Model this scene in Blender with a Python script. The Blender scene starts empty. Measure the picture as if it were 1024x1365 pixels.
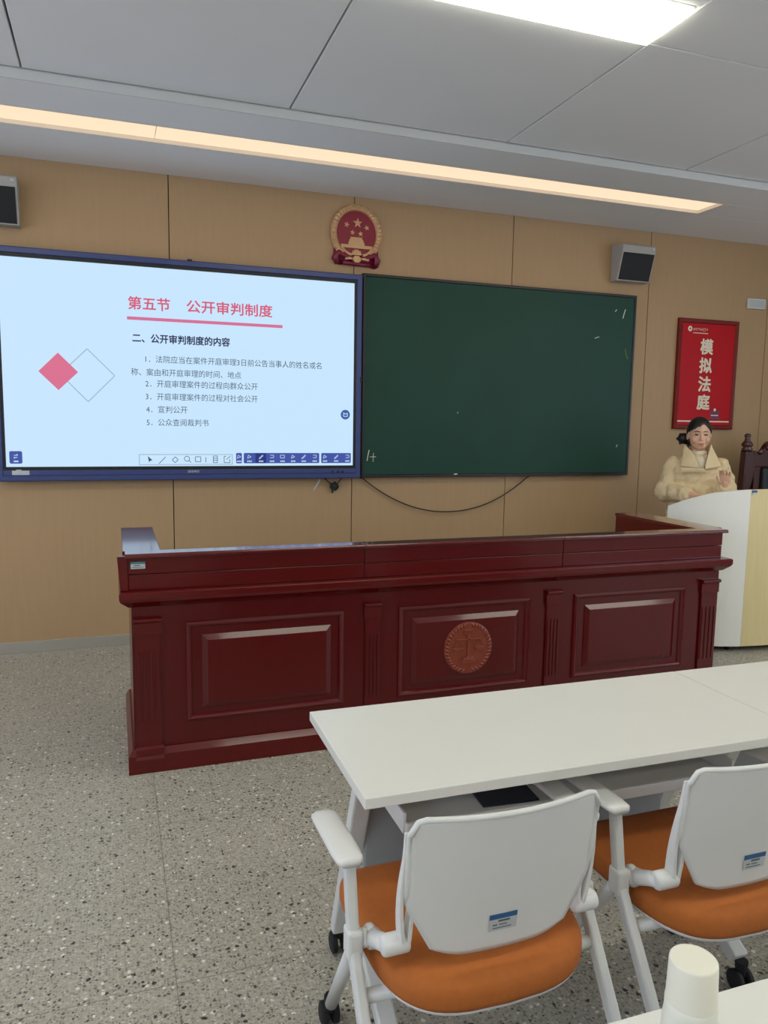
import bpy, bmesh, math, random
from mathutils import Vector, Matrix
random.seed(7)
SC = bpy.context.scene
COL = SC.collection
PI = math.pi

# ------------------------------------------------------------------ camera, world, exposure
FPX, YAW, PITCH, ROLL = 1012.94, 0.3414, 0.1187, 0.0156
CAM = Vector((0.0, -5.2989, 1.53))
cd = bpy.data.cameras.new('camera'); cam = bpy.data.objects.new('camera', cd); COL.objects.link(cam)
cd.sensor_fit = 'HORIZONTAL'; cd.sensor_width = 36.0; cd.lens = FPX / 1024 * 36.0
cd.clip_start = 0.05; cd.clip_end = 60
_f = Vector((math.sin(YAW) * math.cos(PITCH), math.cos(YAW) * math.cos(PITCH), -math.sin(PITCH)))
_r = Vector((math.cos(YAW), -math.sin(YAW), 0)); _u = _r.cross(_f)
_r2 = math.cos(ROLL) * _r + math.sin(ROLL) * _u
_u2 = -math.sin(ROLL) * _r + math.cos(ROLL) * _u
M = Matrix((( _r2.x, _u2.x, -_f.x, CAM.x), (_r2.y, _u2.y, -_f.y, CAM.y), (_r2.z, _u2.z, -_f.z, CAM.z), (0, 0, 0, 1)))
cam.matrix_world = M
SC.camera = cam
SC.view_settings.view_transform = 'Standard'
SC.view_settings.look = 'None'
SC.view_settings.exposure = 0.0
SC.view_settings.gamma = 1.0
SC.view_settings.use_curve_mapping = False
wd = bpy.data.worlds.new('world'); SC.world = wd; wd.use_nodes = True
wd.node_tree.nodes['Background'].inputs[0].default_value = (0.6, 0.7, 0.9, 1)
wd.node_tree.nodes['Background'].inputs[1].default_value = 0.1

PANEL_L = 12.5        # radiance of the white ceiling panels
STRIP_L = 1.04        # radiance of the warm strip over the board
ADDED_WINDOW_L = 4.2        # radiance of the unseen side windows added to light the room
SCREEN_L = 1.0        # radiance of the lit display

# ------------------------------------------------------------------ materials
def lin(c):
    return tuple(((v / 255) / 12.92 if v / 255 <= 0.04045 else ((v / 255 + 0.055) / 1.055) ** 2.4) for v in c)

def mat(name, rgb, rough=0.5, metal=0.0, coat=0.0, noise=0.0, scale=30.0, bump=0.0, spec=0.5, stretch=None):
    m = bpy.data.materials.new(name); m.use_nodes = True
    nt = m.node_tree; b = nt.nodes['Principled BSDF']
    c = lin(rgb)
    b.inputs['Base Color'].default_value = (*c, 1)
    b.inputs['Roughness'].default_value = rough
    b.inputs['Metallic'].default_value = metal
    b.inputs['Coat Weight'].default_value = coat
    b.inputs['Coat Roughness'].default_value = 0.08
    b.inputs['Specular IOR Level'].default_value = spec
    if noise or bump:
        tc = nt.nodes.new('ShaderNodeTexCoord'); mp = nt.nodes.new('ShaderNodeMapping')
        nt.links.new(tc.outputs['Object'], mp.inputs[0])
        if stretch: mp.inputs['Scale'].default_value = stretch
        n = nt.nodes.new('ShaderNodeTexNoise'); n.inputs['Scale'].default_value = scale; n.inputs['Detail'].default_value = 4
        nt.links.new(mp.outputs[0], n.inputs['Vector'])
        if noise:
            mx = nt.nodes.new('ShaderNodeMix'); mx.data_type = 'RGBA'
            mx.inputs[6].default_value = (*[v * (1 - noise) for v in c], 1)
            mx.inputs[7].default_value = (*[min(1, v * (1 + noise)) for v in c], 1)
            nt.links.new(n.outputs['Fac'], mx.inputs[0]); nt.links.new(mx.outputs[2], b.inputs['Base Color'])
        if bump:
            bp = nt.nodes.new('ShaderNodeBump'); bp.inputs['Strength'].default_value = bump; bp.inputs['Distance'].default_value = 0.002
            nt.links.new(n.outputs['Fac'], bp.inputs['Height']); nt.links.new(bp.outputs[0], b.inputs['Normal'])
    return m

def emit(name, rgb, s):
    m = bpy.data.materials.new(name); m.use_nodes = True
    b = m.node_tree.nodes['Principled BSDF']
    b.inputs['Base Color'].default_value = (0.02, 0.02, 0.02, 1)
    b.inputs['Roughness'].default_value = 0.6
    b.inputs['Specular IOR Level'].default_value = 0.2
    b.inputs['Emission Color'].default_value = (*lin(rgb), 1); b.inputs['Emission Strength'].default_value = s
    return m

M_WALL = mat('tan wall panel', (180, 148, 108), 0.6, noise=0.06, scale=6, stretch=(6, 6, 0.6))
M_SEAM = mat('dark seam', (40, 30, 26), 0.8)
M_WHITEWALL = mat('white plaster', (205, 203, 198), 0.8, noise=0.03)
M_CEIL = mat('grey white ceiling tile', (232, 232, 232), 0.75, noise=0.02, scale=3)
M_FASCIA = mat('white ceiling trim', (205, 206, 203), 0.6, noise=0.02)
M_ALU = mat('brushed aluminium', (190, 186, 176), 0.38, metal=0.7, noise=0.08, scale=20, stretch=(1, 1, 20))
M_BEZEL = mat('display bezel', (60, 72, 122), 0.35, noise=0.05)  # blue carries the veiling flare of the lit screen, painted into the colour
M_BLACK = mat('black plastic', (22, 23, 26), 0.45, noise=0.1)
M_RUBBER = mat('black rubber', (18, 18, 19), 0.7, noise=0.1)
M_BOARD = mat('green chalkboard', (30, 68, 54), 0.5, spec=0.25, noise=0.22, scale=2.2)
M_BOARDFRAME = mat('dark board frame', (34, 32, 34), 0.4, noise=0.08)
M_CHALK = mat('chalk', (225, 222, 210), 0.9, noise=0.05)
M_WOOD = mat('red lacquered wood', (88, 8, 8), 0.25, coat=0.3, spec=0.3, noise=0.14, scale=9, stretch=(1, 1, 12))
M_WOODV = mat('red lacquered wood panel', (84, 7, 7), 0.25, coat=0.3, spec=0.3, noise=0.12, scale=9, stretch=(12, 1, 1))
M_WOODTOP = mat('polished bench top', (88, 8, 8), 0.2, coat=0.8, noise=0.12, scale=9, stretch=(1, 1, 12))
M_CARVE = mat('carved orange brown wood', (128, 50, 28), 0.35, coat=0.3, noise=0.15)
M_DARKWOOD = mat('dark mahogany wood', (62, 14, 11), 0.25, coat=0.5, noise=0.2, scale=12)
M_LEATHER = mat('dark green black leather', (22, 32, 32), 0.4, noise=0.15, bump=0.2)
M_TABLE = mat('white laminate', (222, 220, 212), 0.35, noise=0.015, scale=8)
M_WHITEPL = mat('white plastic', (220, 219, 214), 0.38, noise=0.015)
M_WHITEMT = mat('white painted steel', (212, 212, 208), 0.32, noise=0.02)
M_GREYPL = mat('grey plastic', (150, 152, 154), 0.5, noise=0.04)
M_ORANGE = mat('orange fabric', (176, 98, 36), 0.85, noise=0.12, scale=60, bump=0.3)
M_STICKER = mat('sticker paper', (190, 196, 196), 0.5, noise=0.02)
M_STBLUE = mat('sticker blue', (40, 92, 140), 0.5, noise=0.05)
M_STGREY = mat('sticker print', (90, 98, 96), 0.6, noise=0.05)
M_STGREEN = mat('sticker teal', (60, 130, 130), 0.5, noise=0.05)
M_PODWHITE = mat('podium white', (236, 235, 226), 0.4, noise=0.015)
M_PODWOOD = mat('podium pale wood', (222, 204, 150), 0.45, noise=0.08, scale=5, stretch=(8, 8, 0.8))
M_RED = mat('poster red', (188, 12, 22), 0.45, spec=0.2, noise=0.05)
M_REDFRAME = mat('poster frame', (118, 26, 12), 0.4, spec=0.25, noise=0.1)
M_CREAM = mat('cream print', (236, 226, 200), 0.6, noise=0.03)
M_PURPLE = mat('purple print', (112, 58, 96), 0.6, noise=0.05)
M_GOLD = mat('emblem gold', (206, 164, 118), 0.4, metal=0.25, noise=0.08, bump=0.3)
M_EMRED = mat('emblem red', (140, 26, 50), 0.3, noise=0.05)
M_EMRIB = mat('emblem ribbon red', (120, 24, 52), 0.28, noise=0.08)
M_SPK = mat('speaker grey', (168, 166, 160), 0.5, noise=0.03)
M_GRILLE = mat('speaker grille', (20, 21, 23), 0.7, noise=0.2, scale=300)
M_SKIN = mat('skin', (222, 176, 146), 0.5, noise=0.03)
M_LIP = mat('lip', (186, 122, 104), 0.5, noise=0.03)
M_HAIR = mat('black hair', (14, 13, 13), 0.45, noise=0.2, scale=80, bump=0.4)
M_JACKET = mat('cream jacket', (222, 200, 158), 0.75, noise=0.05, scale=40, bump=0.3)
M_KNIT = mat('white knit', (228, 218, 196), 0.9, noise=0.04, scale=120, bump=0.3)
M_GREYKNIT = mat('grey knit band', (170, 166, 158), 0.9, noise=0.05)
M_TROUSER = mat('dark trousers', (34, 34, 40), 0.9, noise=0.08)
M_BOTTLE = mat('frosted white bottle', (226, 226, 210), 0.45, noise=0.015)
M_CAP = mat('cream cap', (232, 228, 210), 0.42, noise=0.015)
M_MAG = mat('magazine cover', (40, 44, 58), 0.4, noise=0.5, scale=30)
E_PANEL = emit('lit panel', (248, 247, 228), PANEL_L)
E_ADDED_WIN = emit('added glowing pane', (212, 224, 250), ADDED_WINDOW_L)  # glowing panes of the added side windows
E_STRIP = emit('lit strip', (255, 226, 192), STRIP_L)
M_HOUS = mat('strip housing', (235, 225, 208), 0.6, noise=0.02)
E_SCR = emit('lit screen', (198, 228, 253), SCREEN_L)
E_TITLE = emit('slide title', (232, 96, 128), 0.8)
E_BAR = emit('slide bar', (226, 118, 158), 0.85)
E_DIA = emit('slide diamond', (232, 118, 152), 0.85)
E_TXT = emit('slide text', (70, 92, 110), 0.8)
E_HEAD = emit('slide heading', (36, 50, 92), 0.8)
E_TOOL = emit('toolbar blue', (62, 84, 168), 0.9)
E_TOOLD = emit('toolbar selected', (30, 48, 130), 0.9)
E_ICON = emit('toolbar icon white', (205, 222, 250), 0.9)
E_LINE = emit('slide grey line', (150, 172, 188), 0.9)
E_BTN = emit('round button', (48, 96, 170), 0.9)

def floor_material():
    m = bpy.data.materials.new('terrazzo'); m.use_nodes = True
    nt = m.node_tree; N = nt.nodes; L = nt.links; b = N['Principled BSDF']
    b.inputs['Roughness'].default_value = 0.42
    tc = N.new('ShaderNodeTexCoord')
    base = N.new('ShaderNodeTexNoise'); base.inputs['Scale'].default_value = 90; base.inputs['Detail'].default_value = 3
    L.new(tc.outputs['Object'], base.inputs['Vector'])
    ramp = N.new('ShaderNodeValToRGB'); L.new(base.outputs['Fac'], ramp.inputs[0])
    ramp.color_ramp.elements[0].position = 0.3; ramp.color_ramp.elements[0].color = (*lin((150, 145, 130)), 1)
    ramp.color_ramp.elements[1].position = 0.7; ramp.color_ramp.elements[1].color = (*lin((186, 181, 164)), 1)
    cur = ramp.outputs[0]
    def chips(cur, scale, frac_lo, frac_hi, size, rgb, seed):
        mp = N.new('ShaderNodeMapping'); mp.inputs['Location'].default_value = (seed, seed * 1.7, 0)
        L.new(tc.outputs['Object'], mp.inputs[0])
        nz = N.new('ShaderNodeTexNoise'); nz.inputs['Scale'].default_value = scale * 2.5
        L.new(mp.outputs[0], nz.inputs['Vector'])
        ad = N.new('ShaderNodeMix'); ad.data_type = 'RGBA'; ad.blend_type = 'LINEAR_LIGHT'; ad.inputs[0].default_value = 0.35 / scale
        L.new(mp.outputs[0], ad.inputs[6]); L.new(nz.outputs['Color'], ad.inputs[7])
        v = N.new('ShaderNodeTexVoronoi'); v.voronoi_dimensions = '2D'; v.inputs['Scale'].default_value = scale
        L.new(ad.outputs[2], v.inputs['Vector'])
        sep = N.new('ShaderNodeSeparateColor'); L.new(v.outputs['Color'], sep.inputs[0])
        a1 = N.new('ShaderNodeMath'); a1.operation = 'GREATER_THAN'; L.new(sep.outputs[0], a1.inputs[0]); a1.inputs[1].default_value = frac_lo
        a2 = N.new('ShaderNodeMath'); a2.operation = 'LESS_THAN'; L.new(sep.outputs[0], a2.inputs[0]); a2.inputs[1].default_value = frac_hi
        rr = N.new('ShaderNodeMath'); rr.operation = 'MULTIPLY_ADD'; L.new(sep.outputs[1], rr.inputs[0]); rr.inputs[1].default_value = size; rr.inputs[2].default_value = size * 0.25
        dd = N.new('ShaderNodeMath'); dd.operation = 'LESS_THAN'; L.new(v.outputs['Distance'], dd.inputs[0]); L.new(rr.outputs[0], dd.inputs[1])
        p1 = N.new('ShaderNodeMath'); p1.operation = 'MULTIPLY'; L.new(a1.outputs[0], p1.inputs[0]); L.new(a2.outputs[0], p1.inputs[1])
        p2 = N.new('ShaderNodeMath'); p2.operation = 'MULTIPLY'; L.new(p1.outputs[0], p2.inputs[0]); L.new(dd.outputs[0], p2.inputs[1])
        mx = N.new('ShaderNodeMix'); mx.data_type = 'RGBA'; mx.inputs[7].default_value = (*lin(rgb), 1)
        L.new(p2.outputs[0], mx.inputs[0]); L.new(cur, mx.inputs[6])
        return mx.outputs[2]
    cur = chips(cur, 120, 0.0, 0.45, 0.38, (128, 121, 112), 1.3)
    cur = chips(cur, 95, 0.0, 0.25, 0.36, (190, 186, 177), 3.1)
    cur = chips(cur, 80, 0.0, 0.20, 0.30, (92, 86, 79), 5.7)
    cur = chips(cur, 42, 0.0, 0.16, 0.22, (52, 47, 44), 8.2)
    cur = chips(cur, 45, 0.5, 0.66, 0.22, (222, 218, 208), 9.9)
    # tile joints
    sx = N.new('ShaderNodeSeparateXYZ'); L.new(tc.outputs['Object'], sx.inputs[0])
    def joint(out, off, step):
        s = N.new('ShaderNodeMath'); s.operation = 'SUBTRACT'; L.new(out, s.inputs[0]); s.inputs[1].default_value = off - step * 40
        mo = N.new('ShaderNodeMath'); mo.operation = 'MODULO'; L.new(s.outputs[0], mo.inputs[0]); mo.inputs[1].default_value = step
        lt = N.new('ShaderNodeMath'); lt.operation = 'LESS_THAN'; L.new(mo.outputs[0], lt.inputs[0]); lt.inputs[1].default_value = 0.003
        return lt.outputs[0]
    j1 = joint(sx.outputs[0], 0.122, 0.85); j2 = joint(sx.outputs[1], -3.325, 0.86)
    mxj = N.new('ShaderNodeMath'); mxj.operation = 'MAXIMUM'; L.new(j1, mxj.inputs[0]); L.new(j2, mxj.inputs[1])
    mj = N.new('ShaderNodeMath'); mj.operation = 'MULTIPLY'; L.new(mxj.outputs[0], mj.inputs[0]); mj.inputs[1].default_value = 0.6
    mx = N.new('ShaderNodeMix'); mx.data_type = 'RGBA'; mx.inputs[7].default_value = (*lin((84, 78, 72)), 1)
    L.new(mj.outputs[0], mx.inputs[0]); L.new(cur, mx.inputs[6])
    L.new(mx.outputs[2], b.inputs['Base Color'])
    return m
M_FLOOR = floor_material()

# ------------------------------------------------------------------ mesh helpers
def B(): return bmesh.new()

def obj(name, bm, m, parent=None, smooth=False, bevel=0.0, seg=2, loc=None):
    bmesh.ops.recalc_face_normals(bm, faces=bm.faces[:])
    me = bpy.data.meshes.new(name); bm.to_mesh(me); bm.free()
    if smooth:
        for p in me.polygons: p.use_smooth = True
    me.materials.append(m)
    o = bpy.data.objects.new(name, me); COL.objects.link(o)
    if parent: o.parent = parent
    if loc: o.location = loc
    if bevel:
        md = o.modifiers.new('bevel', 'BEVEL'); md.width = bevel; md.segments = seg; md.limit_method = 'ANGLE'; md.angle_limit = 0.6
    return o

def tag(o, label, cat, group=None):
    o['label'] = label; o['category'] = cat
    if group: o['group'] = group
    return o

def thing(name, label, cat, loc=(0, 0, 0), rz=0.0, group=None):
    o = bpy.data.objects.new(name, None); COL.objects.link(o)
    o.empty_display_size = 0.1
    o.location = loc; o.rotation_euler = (0, 0, rz)
    return tag(o, label, cat, group)

def struct(name, bm, m, **k):
    o = obj(name, bm, m, **k); o['kind'] = 'structure'; return o

def box(bm, x0, x1, y0, y1, z0, z1):
    v = [bm.verts.new(p) for p in ((x0, y0, z0), (x1, y0, z0), (x1, y1, z0), (x0, y1, z0), (x0, y0, z1), (x1, y0, z1), (x1, y1, z1), (x0, y1, z1))]
    for f in ((0, 3, 2, 1), (4, 5, 6, 7), (0, 1, 5, 4), (1, 2, 6, 5), (2, 3, 7, 6), (3, 0, 4, 7)):
        bm.faces.new([v[i] for i in f])
    return bm

def prism(bm, pts, a, b, axis='y'):
    """extrude a 2-D outline: axis y -> (x,z), axis x -> (y,z), axis z -> (x,y)"""
    def P(p, t):
        return {'y': (p[0], t, p[1]), 'x': (t, p[0], p[1]), 'z': (p[0], p[1], t)}[axis]
    v0 = [bm.verts.new(P(p, a)) for p in pts]; v1 = [bm.verts.new(P(p, b)) for p in pts]
    n = len(pts)
    bm.faces.new(v0); bm.faces.new(v1[::-1])
    for i in range(n):
        j = (i + 1) % n
        bm.faces.new((v0[j], v0[i], v1[i], v1[j]))
    return bm

def frame_ring(bm, x0, x1, z0, z1, w, y0, y1):
    """picture-frame ring in the xz plane"""
    def ring(y, k): return [bm.verts.new((x, y, z)) for x, z in ((x0 + k, z0 + k), (x1 - k, z0 + k), (x1 - k, z1 - k), (x0 + k, z1 - k))]
    a, b, c, d = ring(y0, 0), ring(y0, w), ring(y1, 0), ring(y1, w)
    for i in range(4):
        j = (i + 1) % 4
        bm.faces.new((a[i], a[j], b[j], b[i])); bm.faces.new((c[j], c[i], d[i], d[j]))
        bm.faces.new((a[j], a[i], c[i], c[j])); bm.faces.new((b[i], b[j], d[j], d[i]))
    return bm

def profile_ring(bm, x0, x1, z0, z1, prof):
    """mitred moulding ring; prof = [(inset, y)...], closed on the way round"""
    rings = []
    for k, y in prof:
        rings.append([bm.verts.new((x, y, z)) for x, z in ((x0 + k, z0 + k), (x1 - k, z0 + k), (x1 - k, z1 - k), (x0 + k, z1 - k))])
    n = len(rings)
    for a in range(n):
        p, q = rings[a], rings[(a + 1) % n]
        for i in range(4):
            j = (i + 1) % 4
            bm.faces.new((p[i], p[j], q[j], q[i]))
    return bm

def tube(bm, pts, r, n=10, sx=1.0, up=None, cap=True):
    pts = [Vector(p) for p in pts]
    rs = r if isinstance(r, (list, tuple)) else [r] * len(pts)
    rings = []; prev = None
    for i, p in enumerate(pts):
        d = (pts[min(i + 1, len(pts) - 1)] - pts[max(i - 1, 0)]).normalized()
        if prev is None:
            a = Vector(up) if up else (Vector((0, 0, 1)) if abs(d.z) < 0.9 else Vector((1, 0, 0)))
        else: a = prev
        a = (a - d * a.dot(d)).normalized(); b = d.cross(a); prev = a
        rings.append([bm.verts.new(p + rs[i] * (a * math.cos(2 * PI * k / n) + b * sx * math.sin(2 * PI * k / n))) for k in range(n)])
    for i in range(len(rings) - 1):
        for k in range(n):
            l = (k + 1) % n
            bm.faces.new((rings[i][k], rings[i][l], rings[i + 1][l], rings[i + 1][k]))
    if cap:
        bm.faces.new(rings[0][::-1]); bm.faces.new(rings[-1])
    return bm

def beam(bm, p0, p1, w, d, up=(1, 0, 0)):
    """square section bar from p0 to p1; w along 'up', d across"""
    p0, p1 = Vector(p0), Vector(p1); t = (p1 - p0).normalized()
    a = Vector(up); a = (a - t * a.dot(t)).normalized(); b = t.cross(a)
    v = []
    for p in (p0, p1):
        v.append([bm.verts.new(p + a * sx * w / 2 + b * sy * d / 2) for sx, sy in ((-1, -1), (1, -1), (1, 1), (-1, 1))])
    bm.faces.new(v[0][::-1]); bm.faces.new(v[1])
    for i in range(4):
        j = (i + 1) % 4
        bm.faces.new((v[0][i], v[0][j], v[1][j], v[1][i]))
    return bm

def lathe(bm, prof, n=24, c=(0, 0, 0), axis='z', sy=1.0):
    rings = []
    for r, h in prof:
        ring = []
        for k in range(n):
            a = 2 * PI * k / n; x, y = r * math.cos(a), r * math.sin(a) * sy
            p = {'z': (x, y, h), 'y': (x, h, y), 'x': (h, x, y)}[axis]
            ring.append(bm.verts.new((p[0] + c[0], p[1] + c[1], p[2] + c[2])))
        rings.append(ring)
    for i in range(len(rings) - 1):
        for k in range(n):
            l = (k + 1) % n
            bm.faces.new((rings[i][k], rings[i][l], rings[i + 1][l], rings[i + 1][k]))
    bm.faces.new(rings[0][::-1]); bm.faces.new(rings[-1])
    return bm

def ell(bm, c, r, n=16, m=10, rot=None):
    rings = []
    R = rot or Matrix.Identity(3)
    def V(x, y, z): return bm.verts.new(Vector(c) + R @ Vector((x * r[0], y * r[1], z * r[2])))
    top = V(0, 0, 1); bot = V(0, 0, -1)
    for i in range(1, m):
        t = PI * i / m
        rings.append([V(math.sin(t) * math.cos(2 * PI * k / n), math.sin(t) * math.sin(2 * PI * k / n), math.cos(t)) for k in range(n)])
    for k in range(n):
        l = (k + 1) % n
        bm.faces.new((top, rings[0][k], rings[0][l])); bm.faces.new((bot, rings[-1][l], rings[-1][k]))
        for i in range(m - 2):
            bm.faces.new((rings[i][k], rings[i + 1][k], rings[i + 1][l], rings[i][l]))
    return bm

def loft(bm, secs, n=24, cap=True):
    """secs = [(cx,cy,z,rx,ry)] horizontal ellipses"""
    rings = [[bm.verts.new((cx + rx * math.cos(2 * PI * k / n), cy + ry * math.sin(2 * PI * k / n), z)) for k in range(n)] for cx, cy, z, rx, ry in secs]
    for i in range(len(rings) - 1):
        for k in range(n):
            l = (k + 1) % n
            bm.faces.new((rings[i][k], rings[i][l], rings[i + 1][l], rings[i + 1][k]))
    if cap: bm.faces.new(rings[0][::-1]); bm.faces.new(rings[-1])
    return bm

def star(cx, cz, r, rot=0.0):
    return [(cx + (r if k % 2 == 0 else r * 0.4) * math.sin(PI * k / 5 + rot), cz + (r if k % 2 == 0 else r * 0.4) * math.cos(PI * k / 5 + rot)) for k in range(10)]

def circ(cx, cz, r, n=32, sx=1.0):
    return [(cx + r * sx * math.cos(2 * PI * k / n), cz + r * math.sin(2 * PI * k / n)) for k in range(n)]

def rrect(x0, x1, z0, z1, r, n=5):
    pts = []
    for cx, cz, a0 in ((x1 - r, z1 - r, 0), (x0 + r, z1 - r, PI / 2), (x0 + r, z0 + r, PI), (x1 - r, z0 + r, 1.5 * PI)):
        pts += [(cx + r * math.cos(a0 + PI / 2 * k / n), cz + r * math.sin(a0 + PI / 2 * k / n)) for k in range(n + 1)]
    return pts

def text_mesh(name, body, m, parent, xl, xr, zc, h, y, fat=0.0, depth=0.0004):
    """lettering on an xz plane facing -Y, fitted between xl..xr; h = height of the ink (None keeps the aspect)"""
    cu = bpy.data.curves.new(name, 'FONT'); cu.body = body; cu.extrude = depth; 
    cu.resolution_u = 2
    t = bpy.data.objects.new(name, cu); COL.objects.link(t)
    dg = bpy.context.evaluated_depsgraph_get(); dg.update()
    me = bpy.data.meshes.new_from_object(t.evaluated_get(dg))
    bpy.data.objects.remove(t); bpy.data.curves.remove(cu)
    xs = [v.co.x for v in me.vertices]; ys = [v.co.y for v in me.vertices]
    sx = (xr - xl) / (max(xs) - min(xs)); sz = sx if h is None else h / (max(ys) - min(ys))
    ym = (max(ys) + min(ys)) / 2
    for v in me.vertices:
        x, z, d = (v.co.x - min(xs)) * sx + xl, (v.co.y - ym) * sz + zc, v.co.z
        v.co = (x, y - d, z)
    if fat:
        b0 = bmesh.new(); b0.from_mesh(me); src = me.copy()
        for k, (dx, dz) in enumerate(((1, 0), (-1, 0), (0, 1), (0, -1), (.7, .7), (-.7, .7), (.7, -.7), (-.7, -.7))):
            cp = src.copy(); cp.transform(Matrix.Translation((dx * fat, -.00002 * (k + 1), dz * fat))); b0.from_mesh(cp); bpy.data.meshes.remove(cp)
        b0.to_mesh(me); b0.free(); bpy.data.meshes.remove(src)
    me.materials.clear(); me.materials.append(m); me.name = name
    o = bpy.data.objects.new(name, me); COL.objects.link(o); o.parent = parent
    return o

# ------------------------------------------------------------------ the room
X0, X1, Y0, HZ, SZ = -3.6, 6.7, -9.2, 3.135, 3.085
bm = B(); box(bm, X0, X1, Y0, 0.0, -0.1, 0.0); struct('floor', bm, M_FLOOR)

SEAM0, STEP = 0.3693, 1.2594
bm = B()
edges = [X0] + [SEAM0 + STEP * k for k in range(-3, 6) if X0 < SEAM0 + STEP * k < X1] + [X1]
for a, b in zip(edges[:-1], edges[1:]):
    box(bm, a + 0.003, b - 0.003, 0.0, 0.02, 0.0, SZ + 0.2)
struct('wall_front', bm, M_WALL, bevel=0.0012)
bm = B(); box(bm, X0, X1, 0.02, 0.1, 0.0, SZ + 0.2); struct('wall_front', bm, M_SEAM)
WZ0, WZ1 = 0.95, 2.75
added_wins = [(-8.6, -6.9), (-6.5, -4.8), (-4.4, -2.7), (-2.3, -0.6)]  # unseen side windows, added to brighten the room
nw = 0
for side, xa, wl in (('left', X0 - 0.12, added_wins), ('right', X1, added_wins[:3])):
    bm = B(); box(bm, xa, xa + 0.12, Y0, 0.1, 0.0, WZ0); box(bm, xa, xa + 0.12, Y0, 0.1, WZ1, HZ + 0.1)
    ys = [Y0] + [v for w in wl for v in w] + [0.1]
    for a, b in zip(ys[0::2], ys[1::2]): box(bm, xa, xa + 0.12, a, b, WZ0, WZ1)
    struct('wall_' + side, bm, M_WHITEWALL)
    for a, b in wl:
        nw += 1
        wn = bpy.data.objects.new('window_%d' % nw, None); COL.objects.link(wn); wn.location = (xa + 0.06, (a + b) / 2, WZ0); wn['kind'] = 'structure'
        h, z1 = (b - a) / 2, WZ1 - WZ0
        bm = B()
        for q in ((-h, -h + .05, 0, z1), (h - .05, h, 0, z1), (-.025, .025, .05, z1 - .05), (-h + .05, h - .05, 0, .05), (-h + .05, h - .05, z1 - .05, z1)):
            box(bm, -.03, .03, *q)
        obj('window_frame', bm, M_FASCIA, wn)
        for q in ((-h + .05, -.025), (.025, h - .05)):
            bm = B(); box(bm, -.006, .006, *q, .05, z1 - .05); obj('pane', bm, E_ADDED_WIN, wn)
bm = B(); box(bm, X0 - 0.1, X1 + 0.1, Y0 - 0.1, Y0, 0.0, HZ + 0.1); struct('wall_back', bm, M_WHITEWALL)
bm = B(); box(bm, X0, X1, -0.012, 0.0, 0.0, 0.075); struct('baseboard_front', bm, M_ALU, bevel=0.002)

# ceiling: soffit with the strip slot, fascia trim, tiles
SY0 = -1.18; RY0, RY1, RX1 = -0.842, -0.565, 4.105
bm = B()
box(bm, X0, X1, SY0, RY0, SZ, SZ + 0.035); box(bm, X0, X1, RY1, 0.0, SZ, SZ + 0.035); box(bm, RX1, X1, RY0, RY1, SZ, SZ + 0.035)
TX = 0.905; TS = 1.27
tx = [X0] + [TX + TS * k for k in range(-5, 8) if X0 < TX + TS * k < X1] + [X1]
ty = [SY0 - 0.012, -2.42 - 0.012, -3.69, -4.96, -6.23, -7.5, Y0]
lights = []
for ci, (a, b) in enumerate(zip(tx[:-1], tx[1:])):
    for ri in range(len(ty) - 1):
        y1, y0 = ty[ri], ty[ri + 1]
        if ri in (1, 3, 5) and (ci in (2, 4, 6) or (ri == 3 and ci == 7)):  # the last condition adds an extra panel for the bench highlight
            # a tile with the panel cut out along its far edge
            y1 -= 0.30; lights.append((a, b, ty[ri]))
        box(bm, a + 0.005, b - 0.005, y0 + 0.004, y1 - 0.004, HZ, HZ + 0.03)
o = struct('ceiling', bm, M_CEIL, bevel=0.003)
bm = B(); box(bm, X0, X1, Y0, 0.1, HZ + 0.09, HZ + 0.12); struct('ceiling', bm, M_WHITEWALL)
bm = B(); prism(bm, [(SY0 - 0.012, SZ), (SY0, SZ), (SY0, HZ + 0.03), (SY0 - 0.004, HZ + 0.03), (SY0 - 0.004, HZ - 0.004), (SY0 - 0.012, HZ - 0.004)], X0, X1, 'x')
struct('trim_1', bm, M_FASCIA, bevel=0.0015)

for i, (a, b, y) in enumerate(lights):
    seen = abs(a - 0.905) < 0.1 and y > -2.6  # all panels but this one are unseen, added to light the room
    t = thing('ceiling_panel_light', 'long white lit panel light at the top of the photo, slightly below grey ceiling tiles' if seen else
              'unseen white ceiling panel light added to light the room, beside or behind the viewpoint',
              'ceiling light', ((a + b) / 2, y - 0.15, HZ), 0, 'ceiling panel lights')
    w, d = (b - a) / 2 - 0.012, 0.146
    bm = B()
    for q in ((-w, w, -d, -d + 0.014), (-w, w, d - 0.014, d), (-w, -w + 0.014, -d + 0.014, d - 0.014), (w - 0.014, w, -d + 0.014, d - 0.014)):
        box(bm, *q, 0.0, 0.028)
    obj('frame', bm, M_FASCIA, t)
    bm = B(); box(bm, -w + 0.014, w - 0.014, -d + 0.014, d - 0.014, -0.022, 0.016); obj('diffuser', bm, E_PANEL, t, bevel=.004)  # lowered below the tiles so its glowing sides brighten the ceiling

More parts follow.
